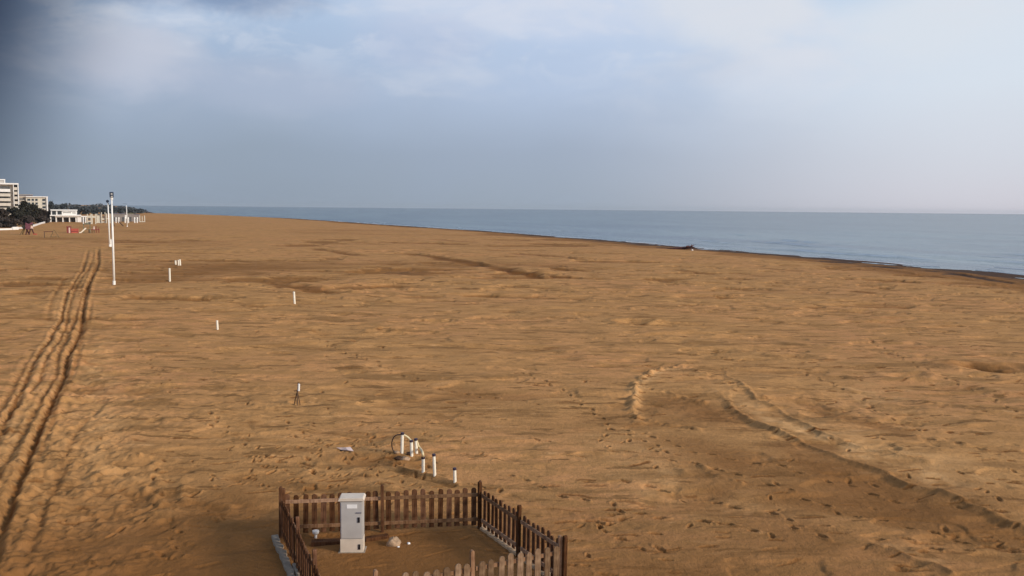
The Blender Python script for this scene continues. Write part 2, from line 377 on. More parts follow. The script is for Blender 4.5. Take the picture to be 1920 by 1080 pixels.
# ------------------------------------------------------------------ ground sheet (sand) and water
def polar_sheet(name, angs, rads, hfun, m):
    A = np.array(angs); Rr = np.array(rads)
    dr = np.gradient(Rr)
    an, rn = len(A), len(Rr)
    rr, aa = np.meshgrid(Rr, A, indexing='ij')
    x = (rr*np.sin(aa)).ravel(); y = (rr*np.cos(aa)).ravel()
    dd = np.repeat(dr, an)
    z = hfun(x, y, np.maximum(dd, .02))
    co = np.stack([x, y, z], 1).astype(np.float32)
    me = bpy.data.meshes.new(name)
    i = np.arange(rn-1)[:, None]*an; closed = abs((A[-1]-A[0])-2*PI) < 1e-3
    j = np.arange(an-1)[None, :]
    q = np.stack([(i+j), (i+an+j), (i+an+j+1), (i+j+1)], -1).reshape(-1, 4).astype(np.int32)
    me.vertices.add(len(co)); me.vertices.foreach_set('co', co.ravel())
    me.loops.add(q.size); me.loops.foreach_set('vertex_index', q.ravel())
    me.polygons.add(len(q)); me.polygons.foreach_set('loop_start', np.arange(0, q.size, 4, dtype=np.int32))
    me.polygons.foreach_set('use_smooth', np.ones(len(q), dtype=bool))
    me.update(calc_edges=True); me.validate()
    me.materials.append(m)
    o = bpy.data.objects.new(name, me); COL.objects.link(o); o['kind'] = 'structure'
    return o, x, y, z

def sand_material():
    m = bpy.data.materials.new('sand'); m.use_nodes = True; N, L = nodes(m); b = N["Principled BSDF"]
    g = N.new("ShaderNodeNewGeometry"); sep = N.new("ShaderNodeSeparateXYZ"); L.new(g.outputs["Position"], sep.inputs[0])
    def nz(scale, det=4, mapping=None, rough=.55):
        n = N.new("ShaderNodeTexNoise"); n.inputs["Scale"].default_value = scale; n.inputs["Detail"].default_value = det; n.inputs["Roughness"].default_value = rough
        if mapping:
            mp = N.new("ShaderNodeMapping"); mp.inputs["Scale"].default_value = mapping; L.new(g.outputs["Position"], mp.inputs["Vector"]); L.new(mp.outputs["Vector"], n.inputs["Vector"])
        else: L.new(g.outputs["Position"], n.inputs["Vector"])
        return n.outputs["Fac"]
    def ramp(fac, stops):
        r = N.new("ShaderNodeValToRGB"); L.new(fac, r.inputs["Fac"]); e = r.color_ramp.elements
        e[0].position, e[0].color = stops[0][0], (*stops[0][1], 1); e[1].position, e[1].color = stops[1][0], (*stops[1][1], 1)
        for p, c in stops[2:]:
            q = e.new(p); q.color = (*c, 1)
        return r.outputs["Color"]
    def mix(f, a, b_, mode='MIX'):
        x = N.new("ShaderNodeMix"); x.data_type = 'RGBA'; x.blend_type = mode
        if isinstance(f, float): x.inputs[0].default_value = f
        else: L.new(f, x.inputs[0])
        for s_, v in ((6, a), (7, b_)):
            if isinstance(v, tuple): x.inputs[s_].default_value = (*v, 1)
            else: L.new(v, x.inputs[s_])
        return x.outputs[2]
    dry = SAND_DRY; damp_shade = SAND_DAMP_SHADE; wet = (.075, .042, .026)
    c = ramp(nz(.22, 5), [(.35, tuple(a*.88 for a in dry)), (.65, dry)])
    c = mix(ramp(nz(.06, 3), [(.42, (0,0,0)), (.62, (1,1,1))]), c, (dry[0]*1.0, dry[1]*.93, dry[2]*1.0))
    st = ramp(nz(1.0, 6, (.45, 1.1, .5), .68), [(.44, (1,1,1)), (.56, (0,0,0))])
    c = mix(st, c, tuple(a*.76 for a in dry))
    s3 = ramp(nz(1.0, 5, (.9, 2.6, 1), .7), [(.30, (1,1,1)), (.40, (0,0,0))])
    c = mix(s3, c, tuple(a*.50 for a in dry))
    s4 = ramp(nz(1.0, 5, (.13, .46, 1), .68), [(.39, (1,1,1)), (.45, (0,0,0))])
    c = mix(s4, c, tuple(a*.58 for a in dry))
    s6 = ramp(nz(1.0, 5, (.42, 1.25, 1), .62), [(.37, (1,1,1)), (.41, (0,0,0))])
    c = mix(s6, c, tuple(a*.45 for a in dry))
    s5 = ramp(nz(1.0, 5, (.5, 1.5, 1), .7), [(.60, (0,0,0)), (.70, (1,1,1))])
    c = mix(s5, c, (dry[0]*1.12, dry[1]*1.16, dry[2]*1.3))
    blot = ramp(nz(1.0, 5, (.16, .42, .3), .7), [(.60, (0,0,0)), (.72, (1,1,1))])
    c = mix(blot, c, damp_shade)
    sp = ramp(nz(3.2, 4), [(.60, (0,0,0)), (.70, (1,1,1))])
    c = mix(sp, c, tuple(a*.72 for a in dry))
    fine = ramp(nz(17, 3), [(.35, (.90,.90,.90)), (.7, (1.06,1.06,1.06))])
    c = mix(1.0, c, fine, 'MULTIPLY')
    # hollows painted darker, as shade and moist sand: height below about -6 cm
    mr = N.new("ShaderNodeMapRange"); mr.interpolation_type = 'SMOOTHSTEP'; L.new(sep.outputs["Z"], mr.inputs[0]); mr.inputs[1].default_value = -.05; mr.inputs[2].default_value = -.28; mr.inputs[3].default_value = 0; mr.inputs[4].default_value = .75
    c = mix(mr.outputs[0], c, damp_shade)
    am = N.new("ShaderNodeAttribute"); am.attribute_name = 'shade_moisture'
    wm = N.new("ShaderNodeClamp"); L.new(am.outputs["Fac"], wm.inputs[0]); dm = N.new("ShaderNodeMath"); dm.operation = 'MULTIPLY'; dm.use_clamp = True; dm.inputs[1].default_value = -1; L.new(am.outputs["Fac"], dm.inputs[0])
    c = mix(dm.outputs[0], c, (.66, .375, .160))  # sunlit crests and pale churned sand, painted from the negative values
    c = mix(wm.outputs[0], c, (damp_shade[0]*.85, damp_shade[1]*.8, damp_shade[2]*.8))  # shade painted into grooves, ruts and footprints
    # dark patches: painted vignetting near and left, shade round the enclosure, low wet lens
    def blob(P, rx, ry, amt, ang=0.0):
        mp = N.new("ShaderNodeMapping"); mp.vector_type = 'TEXTURE'; mp.inputs["Location"].default_value = (P[0], P[1], 0); mp.inputs["Rotation"].default_value = (0, 0, ang); mp.inputs["Scale"].default_value = (rx, ry, 1000)
        L.new(g.outputs["Position"], mp.inputs["Vector"])
        ln = N.new("ShaderNodeVectorMath"); ln.operation = 'LENGTH'; L.new(mp.outputs["Vector"], ln.inputs[0])
        n = N.new("ShaderNodeMath"); n.operation = 'MULTIPLY_ADD'; n.inputs[1].default_value = .9; L.new(nz(.55, 4), n.inputs[0]); L.new(ln.outputs["Value"], n.inputs[2])
        r = N.new("ShaderNodeMapRange"); r.interpolation_type = 'SMOOTHSTEP'; L.new(n.outputs[0], r.inputs[0]); r.inputs[1].default_value = 1.75; r.inputs[2].default_value = .75; r.inputs[3].default_value = 0; r.inputs[4].default_value = amt
        return r.outputs[0]
    for P, rx, ry, amt, ang in DAMP_VIGNETTE: c = mix(blob(P, rx, ry, amt, ang), c, damp_shade)
    # wet sand by the water
    n5 = N.new("ShaderNodeMath"); n5.operation = 'MULTIPLY_ADD'; n5.inputs[1].default_value = .16; L.new(nz(.25, 3), n5.inputs[0]); L.new(sep.outputs["Z"], n5.inputs[2])
    wr = N.new("ShaderNodeMapRange"); wr.interpolation_type = 'SMOOTHSTEP'; L.new(n5.outputs[0], wr.inputs[0]); wr.inputs[1].default_value = -.42; wr.inputs[2].default_value = -.62; wr.inputs[3].default_value = 0; wr.inputs[4].default_value = 1
    c = mix(wr.outputs[0], c, wet)
    L.new(c, b.inputs["Base Color"])
    rg = N.new("ShaderNodeMapRange"); L.new(wr.outputs[0], rg.inputs[0]); rg.inputs[3].default_value = .95; rg.inputs[4].default_value = .8; L.new(rg.outputs[0], b.inputs["Roughness"])
    b.inputs["Specular IOR Level"].default_value = .04
    ad = N.new("ShaderNodeMath"); ad.operation = 'ADD'; L.new(nz(5, 6, None, .65), ad.inputs[0])
    m2 = N.new("ShaderNodeMath"); m2.operation = 'MULTIPLY'; m2.inputs[1].default_value = .25; L.new(nz(26, 3), m2.inputs[0]); L.new(m2.outputs[0], ad.inputs[1])
    bp = N.new("ShaderNodeBump"); bp.inputs["Strength"].default_value = .8; bp.inputs["Distance"].default_value = .07
    L.new(ad.outputs[0], bp.inputs["Height"]); L.new(bp.outputs["Normal"], b.inputs["Normal"])
    return m
SAND_DRY = (.55, .288, .108); SAND_DAMP_SHADE = (.21, .094, .030)  # darker one serves moist sand, painted shade and vignetting
encl = (PA+PC)/2
lowl = gnd(1640, 960); nearl = gnd(150, 1120); nearb = gnd(450, 1010)
fb = gnd(960, 1150); fl = gnd(60, 1000)  # centres of the foreground and left falloff painted into the sand
DAMP_VIGNETTE = [((encl.x, encl.y), 2.6, 3.0, .8, 0), ((fb.x, fb.y), 19, 8, .6, 0), ((fl.x, fl.y), 8, 9, .35, 0), (tuple(gnd(1560, 900))[:2], 7.5, 2.0, .55, -.55), ((lowl.x, lowl.y), 5.5, 1.5, .7, -.55), ((nearb.x, nearb.y), 4.0, 4.5, .55, 0), ((nearl.x, nearl.y), 7, 6, .6, 0),
        (tuple(gnd(720, 865))[:2], 2.2, .8, .6, -.2), (tuple(gnd(1270, 780))[:2], 4, 3.5, .35, 0), (tuple(gnd(1250, 1180))[:2], 9, 3.5, .45, 0), (tuple(gnd(1850, 690))[:2], 4, 1.2, .6, 0)]

def lin(a, b, n): return list(np.linspace(a, b, n))
wedge = R_(34)
angs = lin(-PI, -wedge, 60)[:-1]+lin(-wedge, wedge, 1150)+lin(wedge, PI, 60)[1:]
def radii(rmin_dense, rmax, rows, rmin, extra):
    inv = np.linspace(1/rmin_dense, 1/rmax, rows)
    near = list(np.linspace(rmin, rmin_dense, 40))[:-1]
    return near+list(1/inv)+extra
rads = radii(17.0, 1500, 1000, .5, [2200, 3500, 6000, 9000])
sand, X, Y, Z = polar_sheet('sand_ground', angs, rads, height, sand_material())
tag(sand, 'broad brown sandy beach with wheel tracks and footprints', None)

def foot_stamp(ob):
    """press each footprint into the sheet (only the vertices near it are touched)"""
    me = ob.data; A = np.array(angs); Rr = np.array(rads); an = len(A)
    co = np.empty(len(me.vertices)*3, dtype=np.float32); me.vertices.foreach_get('co', co); co = co.reshape(-1, 3); shade_wet = np.zeros(len(co))
    for fx, fy, sz, dep, an_ in foot:
        r = math.hypot(fx, fy); a = math.atan2(fx, fy)
        if r > 140 or r < 10: continue
        i0 = np.searchsorted(Rr, r-4*sz); i1 = np.searchsorted(Rr, r+4*sz); j0 = np.searchsorted(A, a-4*sz/r); j1 = np.searchsorted(A, a+4*sz/r)
        if i1 <= i0 or j1 <= j0: continue
        idx = (np.arange(i0, i1)[:, None]*an+np.arange(j0, j1)[None, :]).ravel()
        dx = co[idx, 0]-fx; dy = co[idx, 1]-fy; c, s = math.cos(an_), math.sin(an_)
        u = (dx*c+dy*s)/(sz*1.5); v = (-dx*s+dy*c)/(sz*.6); u = u+.35*noise(co[idx, 0]/.09, co[idx, 1]/.09, 3); v = v+.35*noise(co[idx, 0]/.08, co[idx, 1]/.08, 4); q = np.sqrt(u*u+v*v)
        shade_wet[idx] = np.maximum(shade_wet[idx], .9*np.exp(-q**4))  # paints shade into the pit
        co[idx, 2] += -dep*np.exp(-q**4)+dep*.18*np.exp(-((q-1.5)/.5)**2)*(1+u)
    rg = random.Random(11); gl_ = list(grooves)
    def rand_groove(px, py, L_, wd, dep, shade_mo):
        q = gnd(px, py); a = rg.gauss(.05, .22); n = 4
        pts = [(q.x+math.cos(a)*L_*(k/n-.5), q.y+math.sin(a)*L_*(k/n-.5)+rg.uniform(-.15, .15)*L_/n) for k in range(n+1)]
        gl_.append((pts, dep, wd, shade_mo))
    for _ in range(520):
        py = 440+640*rg.random()**1.5; px = rg.uniform(-150, 2070)
        if px < 230 and rg.random() < .6: continue
        sc = min(5.0, max(.5, 30/(py-385+1)*3.0))
        rand_groove(px, py, sc*rg.uniform(.8, 2.6), sc*rg.uniform(.07, .17), .035*sc**.7*rg.uniform(.6, 1.3), rg.uniform(.3, .95))
    for cx_, cy_, sx_, sy_, n in ((560,520,110,14,26), (960,515,90,16,26), (1700,700,120,45,46), (1230,720,60,25,26), (1780,800,110,40,36), (700,610,60,14,12), (1400,690,90,20,22), (900,480,240,20,20), (1750,560,140,30,30), (1850,1000,80,40,20)):
        for _ in range(n):
            px = rg.gauss(cx_, sx_); py = rg.gauss(cy_, sy_); sc = min(4.0, max(.45, 30/(max(py, 430)-385+1)*3.0))
            rand_groove(px, max(py, 430), sc*rg.uniform(.6, 1.8), sc*rg.uniform(.07, .2), .05*sc**.7, rg.uniform(.4, 1))
    for pts, w_, d_ in tracks: gl_.append((pts, 0, w_*.6, min(.9, d_*5)))  # rut bottoms painted dark as shade, no extra depth
    gl_.sort(key=lambda q: q[3] < 0)
    for pts, dep, wd, shade_mo in gl_:
        px_ = [p[0] for p in pts]; py_ = [p[1] for p in pts]; pad = 3*wd
        rs = [math.hypot(a, b) for a, b in zip(px_, py_)]; az_ = [math.atan2(a, b) for a, b in zip(px_, py_)]
        i0 = np.searchsorted(Rr, min(rs)-pad); i1 = np.searchsorted(Rr, max(rs)+pad); j0 = np.searchsorted(A, min(az_)-pad/min(rs)); j1 = np.searchsorted(A, max(az_)+pad/min(rs))
        if i1 <= i0 or j1 <= j0 or min(rs) < 8: continue
        idx = (np.arange(i0, i1)[:, None]*an+np.arange(j0, j1)[None, :]).ravel()
        xx = co[idx, 0].astype(float); yy = co[idx, 1].astype(float)
        dd, ss, tt = seg_dist(xx, yy, pts)
        sg = dd*ss+wd*.55*noise(xx/wd/2.2, yy/wd/2.2, 7)+wd*.4*noise(xx/wd/.8, yy/wd/.8, 8)
        en = sstep(tt, 0, .25)*sstep(1-tt, 0, .25)*np.where((tt > 0) & (tt < 1), 1, 0)
        g = en*np.exp(-(sg/wd)**2)
        co[idx, 2] += -dep*g+dep*.5*en*np.exp(-((sg-1.5*wd)/(.6*wd))**2)
        if shade_mo >= 0: shade_wet[idx] = np.maximum(shade_wet[idx], min(1, shade_mo*1.25)*np.clip(g*1.5-.15, 0, 1))
        else: shade_wet[idx] += .8*np.clip(1-shade_wet[idx]/.6, 0, 1)*(shade_mo*g*np.clip(.65+.9*noise(xx/.5, yy/.5, 17)+.5*noise(xx/.2, yy/.2, 18), 0, 1.2))
    me.vertices.foreach_set('co', co.ravel())
    at = me.attributes.new('shade_moisture', 'FLOAT', 'POINT'); at.data.foreach_set('value', shade_wet.astype(np.float32)); me.update()
foot_stamp(sand)

def water_material():
    m = bpy.data.materials.new('sea_water'); m.use_nodes = True; N, L = nodes(m); b = N["Principled BSDF"]
    
    g = N.new("ShaderNodeNewGeometry")
    def nz(sc, det, mp_, rot):
        mp = N.new("ShaderNodeMapping"); mp.vector_type = "TEXTURE"; mp.inputs["Scale"].default_value = tuple(1/q for q in mp_); mp.inputs["Rotation"].default_value = (0, 0, rot); L.new(g.outputs["Position"], mp.inputs["Vector"])
        n = N.new("ShaderNodeTexNoise"); n.inputs["Scale"].default_value = sc; n.inputs["Detail"].default_value = det; L.new(mp.outputs["Vector"], n.inputs["Vector"]); return n.outputs["Fac"]
    a = nz(1, 5, (.8, .16, .3), .4); c = nz(1, 5, (.045, .006, .1), .4)
    r = N.new("ShaderNodeValToRGB"); L.new(c, r.inputs["Fac"]); r.color_ramp.elements[0].position = .42; r.color_ramp.elements[1].position = .60
    r.color_ramp.elements[0].color = (.065, .120, .165, 1); r.color_ramp.elements[1].color = (.150, .232, .258, 1); bp = N.new("ShaderNodeBump"); bp.inputs["Strength"].default_value = .8; bp.inputs["Distance"].default_value = .6; L.new(a, bp.inputs["Height"])
    # wave-roughened sea: the slopes keep the grazing reflection well under a flat mirror's
    df = N.new("ShaderNodeBsdfDiffuse"); L.new(r.outputs["Color"], df.inputs["Color"]); L.new(bp.outputs["Normal"], df.inputs["Normal"])
    gl = N.new("ShaderNodeBsdfGlossy"); gl.inputs["Roughness"].default_value = .14; L.new(bp.outputs["Normal"], gl.inputs["Normal"])
    fr = N.new("ShaderNodeFresnel"); fr.inputs["IOR"].default_value = 1.33; L.new(bp.outputs["Normal"], fr.inputs["Normal"])
    mm = N.new("ShaderNodeMath"); mm.operation = 'MULTIPLY'; mm.inputs[1].default_value = .57; L.new(fr.outputs[0], mm.inputs[0])
    mx = N.new("ShaderNodeMixShader"); L.new(mm.outputs[0], mx.inputs[0]); L.new(df.outputs[0], mx.inputs[1]); L.new(gl.outputs[0], mx.inputs[2])
    N.remove(b); L.new(mx.outputs[0], N["Material Output"].inputs["Surface"])
    return m
def wave(x, y, dr):
    d = shore_d(x, y)
    s = -d
    w = np.clip(2.6/(dr*1.3)-1, 0, 1)
    al = -x*.39+y*.92; brk = np.clip(noise(s/9, al/26, 101)*1.5-.1, 0, 1)
    z = SEA+0*x
    ph = s+1.8*noise(x/30, y/30, 102)
    for c0, amp, wd in ((6, .22, .5), (13, .40, .7), (24, .5, .8), (37, .5, .9), (55, .5, 1.0), (80, .5, 1.3), (115, .5, 1.6), (160, .5, 2.2)):
        z += amp*brk*np.exp(-((ph-c0-4*noise(x/60, y/60, int(c0)))/wd)**2)*np.clip(wd*2/(dr)-.3, 0, 1)
    z += .16*w*noise(s/2.6, al/11, 103)*sstep(s, 2, 20) + .04*np.clip(3/(dr)-1, 0, 1)*noise(s/1.3, al/4, 104)
    return z
wa = lin(-R_(36), R_(34), 620)+lin(R_(34), R_(150), 40)[1:]
wr_ = list(1/np.linspace(1/90.0, 1/2500.0, 1500))+[4000, 6000, 9000]
sea, *_ = polar_sheet('sea_water', wa, wr_, wave, water_material())
tag(sea, 'calm grey blue sea reaching the horizon')

# surf line: low rolls of foam where the water meets the sand
def surf(off, w, amp, seed, gate):
    mb = MB(); prev = None; y = 100.0
    while y < 560:
        st = .5+y/220
        wob = 1.3*float(noise(np.array([y/17.0]), np.array([3.0]), 5)[0])+.5*float(noise(np.array([y/5.0]), np.array([3.0]), 6)[0])
        xs_ = float(np.interp(y, sy, sx))+wob/.9+off+.35*float(noise(np.array([y/3.1]), np.array([seed*1.0]), seed)[0])
        g = float(noise(np.array([y/11.0]), np.array([seed+.5]), seed+9)[0])
        ww = w*max(0, g+gate)
        if ww > .04:
            z = SEA+.02
            row = [(xs_-ww, y, z-.03), (xs_-ww*.3, y, z+amp), (xs_+ww*.4, y, z+amp*.7), (xs_+ww, y, z-.03)]
            n = len(mb.v); mb.v += row
            if prev is not None:
                for k in range(3): mb.f.append((prev+k, prev+k+1, n+k+1, n+k))
            prev = n
        else: prev = None
        y += st
    return mb
foam = surf(.5, .8, .07, 3, .45)
for a_ in ((4.5, .5, .03, 23, -.02), (11, .4, .05, 33, -.15), (20, .4, .06, 43, -.22)):
    f2 = surf(*a_); foam.add(f2.v, f2.f)
fo = foam.build('sea_foam', mat('foam', (.62, .64, .66), .8, .08, 2), smooth=True); fo['kind'] = 'stuff'; tag(fo, 'thin pale line of foam where the sea meets the sand')

# ------------------------------------------------------------------ picket fence round the enclosure
def picket(wd, h, th=.028, point=True):
    n = 7; prof = [(-wd/2, 0), (wd/2, 0)]+[(wd/2*math.cos(a), h-wd*.42+wd*.42*math.sin(a)) for a in np.linspace(0, PI, n)]
    return MB().prism(prof, -th/2, th/2)
def fence_side(P0, P1, nposts, inward, label, nm_out, pitch=.235, gap_first=0, postat=None, name_group='picket fence sides round the cabinet enclosure', fh=1.0, matp='fence'):
    d = (P1-P0); L_ = d.length; u = d.normalized(); ang = math.atan2(u.y, u.x)
    zg = min(gh(P0.x, P0.y), gh(P1.x, P1.y), gh(*((P0+P1)/2)[:2]))
    t = thing('picket_fence', label, 'fence', (P0.x, P0.y, zg), ang, name_group)
    posts = postat or [L_*i/(nposts-1) for i in range(nposts)]
    side = inward   # +1: inside is local +y
    rng = random.Random(int(L_*100))
    for i, s in enumerate(posts):
        h = POST_H*fh*(1 if i else 1)*rng.uniform(.96, 1.02)
        mb = MB(); w = .085
        mb.prism([(-w/2, -.3), (w/2, -.3), (w/2, h-.03), (w/2-.02, h), (-w/2+.02, h), (-w/2, h-.03)], -w/2, w/2)
        o = mb.build('post', M['rail'] if matp != 'fence' else M['fence'], t, bevel=.006); o.location = (s, side*.075, 0)
        o.rotation_euler = (rng.uniform(-.015, .015), rng.uniform(-.015, .015), 0)
    for i in range(len(posts)-1):
        a, b = posts[i]+.05, posts[i+1]-.05
        z1, z2 = .17*PICK, .83*PICK
        for zz in (z1, z2):
            zz += .07; mb = MB()
            mb.box(a, b, side*.016-.0, side*.016+side*.04, zz-.045, zz+.045) if side > 0 else mb.box(a, b, side*.016+side*.04, side*.016, zz-.045, zz+.045)
            mb.build('rail', M['rail'], t, bevel=.004)
        n = max(1, int(round((b-a)/pitch)))
        for k in range(n):
            wd = .140*rng.uniform(.92, 1.05)
            pk = picket(wd, PICK*rng.uniform(.97, 1.03)).build('picket', M[matp], t, bevel=.003)
            pk.location = (a+(k+.5)*(b-a)/n+rng.uniform(-.008, .008), 0, .07+rng.uniform(-.015, .015))
            pk.rotation_euler = (rng.uniform(-.012, .012), rng.uniform(-.022, .022), 0)
    return t
LB = (PB-PA).length; LR = (PC-PB).length
def par(P0, P1, px, py):   # distance along P0-P1 of the ground point seen at px,py
    q = gnd(px, py); return (Vector((q.x, q.y, 0))-P0).dot((P1-P0).normalized())
fence_side(PA, PB, 3, -1, 'back run of brown wooden picket fence behind the grey cabinet', None, postat=[0.0, par(PA, PB, 717, 997), LB])
fence_side(PB, PC, 3, -1, 'right run of dark picket fence nearest the sea, seen from inside', None, postat=[.12, par(PB, PC, 983, 1040), LR])
lfl = (PD-PA).length
fence_side(PD, PA, 4, -1, 'left run of dark picket fence with a concrete kerb at its foot', None, postat=[.12, par(PD, PA, 601, 1130), par(PD, PA, 563, 1062), lfl-.05])
frl = (PD-PC).length
fence_side(PC, PD, 3, -1, 'front run of weathered picket fence cut off by the bottom edge of the photo', None, postat=[.12, frl*.42, frl*.82, frl], matp='fence_out')

# kerb strip at the foot of the fence (left side and right side)
def kerb(P0, P1, off, w, h, label, mk='concrete'):
    u = (P1-P0).normalized(); nrm = Vector((u.y, -u.x, 0))
    mb = MB(); n = 40; L_ = (P1-P0).length
    rows = []
    for i in range(n+1):
        s = L_*i/n; jit = .02*math.sin(i*1.7)+.015*math.sin(i*4.1)
        c = P0+u*s+nrm*off
        z = gh(c.x, c.y)
        a = c-nrm*(w/2+jit); b = c+nrm*(w/2-jit*.5)
        rows.append([(a.x, a.y, z-.08), (a.x+nrm.x*.02, a.y+nrm.y*.02, z+h+jit*.4), (b.x-nrm.x*.02, b.y-nrm.y*.02, z+h), (b.x, b.y, z-.08)])
    for i, r in enumerate(rows): mb.v += r
    for i in range(n):
        for k in range(3): mb.f.append((i*4+k, i*4+k+1, i*4+k+5, i*4+k+4))
    mb.f.append((0, 1, 2, 3)); mb.f.append((n*4+3, n*4+2, n*4+1, n*4))
    o = mb.build('kerb', M[mk]); tag(o, label, 'kerb', 'low kerbs at the foot of the fence')
kerb(PB, PC, -.02, .26, .05, 'pale sand-coloured kerb under the right fence run', 'sandk')
kerb(PA, PD, .16, .2, .06, 'grey concrete kerb along the outside of the left fence run')

# concrete block outside the left fence with pipe ends
P = base(563, 1072)
t = thing('concrete_block', 'small grey concrete block with a white pipe stub outside the left fence', 'block', P, math.atan2((PD-PA).y, (PD-PA).x))
MB().box(-.34, .34, -.13, .13, -.08, .10).build('body', M['concrete'], t, bevel=.012)
MB().tube([(-.10, 0, .10), (-.10, 0, .17)], .05, 14).build('pipe_stub', M['pipe'], t)
MB().box(.1, .22, -.05, .05, .10, .16).build('bracket', M['black'], t, bevel=.006)

# ------------------------------------------------------------------ electrical cabinet
Pl = base(638, 1036); Pr = gnd(681, 1033)
ux = (Vector((Pr.x, Pr.y, 0))-Vector((Pl.x, Pl.y, 0))); wcab = ux.length; ac = math.atan2(ux.y, ux.x)
cdepth = .34; ctr = Vector((Pl.x, Pl.y, 0))+ux/2
hc = zfor(Pl, 938)-Pl.z
t = thing('electrical_cabinet', 'tall grey electrical cabinet with a beige plinth inside the picket fence', 'cabinet', (ctr.x, ctr.y, Pl.z-.02), ac)
w = wcab
MB().box(-w/2, w/2, 0, cdepth, 0, hc*.265).build('plinth', M['beige'], t, bevel=.006)
MB().box(-w/2+.006, w/2-.006, .006, cdepth-.006, hc*.265, hc).build('body', M['grey'], t, bevel=.006)
MB().prism([(-w/2-.035, hc), (w/2+.035, hc), (w/2+.035, hc+.03), (w/2, hc+.075), (-w/2, hc+.075), (-w/2-.035, hc+.03)], -.035, cdepth+.03).build('roof', M['beige'], t, bevel=.005)
dr_ = MB().box(-w/2+.03, w/2-.03, -.010, .004, hc*.285, hc*.965).build('door', M['grey'], t, bevel=.003)
MB().box(w/2-.13, w/2-.075, -.026, -.012, hc*.59, hc*.69).build('lock', M['black'], dr_, bevel=.003)
MB().box(w/2-.17, w/2-.035, -.024, -.012, hc*.765, hc*.785).build('handle', M['roofm'], dr_)
for zz in (.36, .62, .88): MB().box(-w/2+.012, -w/2+.032, -.016, .004, hc*zz, hc*(zz+.04)).build('hinge', M['roofm'], t)
MB().box(-w/2-.05, w/2+.05, -.05, cdepth+.05, -.12, .025).build('base', M['concrete'], t, bevel=.01)
MB().box(-w/2+.17, w/2-.14, -.018, -.012, hc*.86, hc*.935).build('label_plate', M['label'], t)
MB().box(w/2-.12, w/2-.068, -.016, -.002, hc*.07, hc*.17).build('lock', M['black'], t, bevel=.003)

# timber beams on the enclosure floor, either side of the cabinet
def beam(a, b, w, h, label):
    A_ = base(*a); B_ = base(*b); A_ = Vector(A_); B_ = Vector(B_)
    zz = (A_.z+B_.z)/2
    o = MB().bar((0, 0, h/2-.015), ((B_-A_).length, 0, h/2-.015), h, w, up=(0, 0, 1)) if False else MB().box(0, (B_-A_).length, -w/2, w/2, -.02, h)
    o = o.build('timber_beam', M['fence'], None, (A_.x, A_.y, zz), math.atan2(B_.y-A_.y, B_.x-A_.x), bevel=.008)
    tag(o, label, 'beam', 'timber beams lying on the enclosure floor')
beam((584, 1022), (638, 1018), .22, .10, 'dark timber beam on the floor between the left fence and the cabinet')
beam((684, 1014), (728, 1007), .18, .08, 'dark timber beam on the floor right of the cabinet')

# small white standpipe with a bowl, left of the cabinet
P = base(592, 1009)
t = thing('standpipe', 'small white standpipe with a round bowl top near the left fence', 'pipe', P)
MB().tube([(0, 0, -.05), (0, 0, .12)], .035, 14).build('stem', M['white'], t, smooth=True)
MB().tube([(0, 0, .10), (0, 0, .13), (0, 0, .17), (0, 0, .20)], [.045, .08, .09, .085], 18).build('bowl', M['white'], t)

# clod of sand and two white scraps on the enclosure floor
def lump(name, px, py, r, m, label, cat, sq=.7, group=None):
    P = base(px, py); mb = MB(); n, k = 14, 9; rg = random.Random(int(px*7+py))
    ph = [rg.uniform(0, 6) for _ in range(6)]
    vs = []
    for i in range(k+1):
        th = PI*i/k
        for j in range(n):
            a = 2*PI*j/n; q = 1+.16*math.sin(3*a+ph[0]+2*th)+.10*math.sin(5*a+ph[1])*math.sin(4*th+ph[2])+.08*rg.uniform(-1, 1)
            vs.append((r*q*math.sin(th)*math.cos(a), r*q*math.sin(th)*math.sin(a)*.8, r*sq*(q*math.cos(th))+r*.25))
    fs = [(i*n+j, i*n+(j+1) % n, (i+1)*n+(j+1) % n, (i+1)*n+j) for i in range(k) for j in range(n)]
    o = mb.add(vs, fs).build(name, m, None, P, smooth=True); tag(o, label, cat, group); return o
lump('sand_clod', 738, 1022, .17, M['stone'], 'rough pale clod of sand on the enclosure floor right of the cabinet', 'clod', .9)
lump('paper_scrap', 747, 1026, .035, M['label'], 'small white scrap lying beside the pale sand clod', 'litter', .5, 'white scraps inside the enclosure')
lump('paper_scrap', 766, 1020, .04, M['label'], 'white scrap lying farther right of the sand clod', 'litter', .8, 'white scraps inside the enclosure')

# ------------------------------------------------------------------ white capped pipes with hoses
def cap_pipe(px, yb, yt, label, wpx, group='white capped pipes standing in the sand behind the fence', capm='cap', lean=(0, 0)):
    P = base(px, yb); h = zfor(P, yt)-P.z; r = mpp(P)*wpx/2
    t = thing('standing_pipe', label, 'pipe', (P.x, P.y, P.z), 0, group)
    MB().tube([(0, 0, -.15), (0, 0, h-.065)], r, 16).build('tube', M['pipe'], t, smooth=False)
    MB().tube([(0, 0, h-.075), (0, 0, h-.07), (0, 0, h-.006), (0, 0, h)], [r, r*1.18, r*1.18, r*.95], 16).build('cap', M[capm], t)
    t.rotation_euler = (lean[0], lean[1], 0)
    return P, h, r
a1 = cap_pipe(753.5, 850, 811, 'white pipe with dark cap at the top of the black hose loop', 5.8, lean=(0, .03))
a2 = cap_pipe(772, 858, 825, 'white capped pipe at the lower end of the cream hose, left of a short pipe', 5.8, lean=(0, -.03))
a3 = cap_pipe(781, 851, 822, 'short white pipe with fittings at the back of the hose cluster', 5.8, lean=(0, -.05))
a4 = cap_pipe(793.5, 885, 856, 'white pipe with dark cap on the trench edge under the cream hose end', 6.0)
a5 = cap_pipe(815, 895, 851, 'tallest white capped pipe, between the trench pipe and the rightmost pipe', 5.8, lean=(0, -.04))
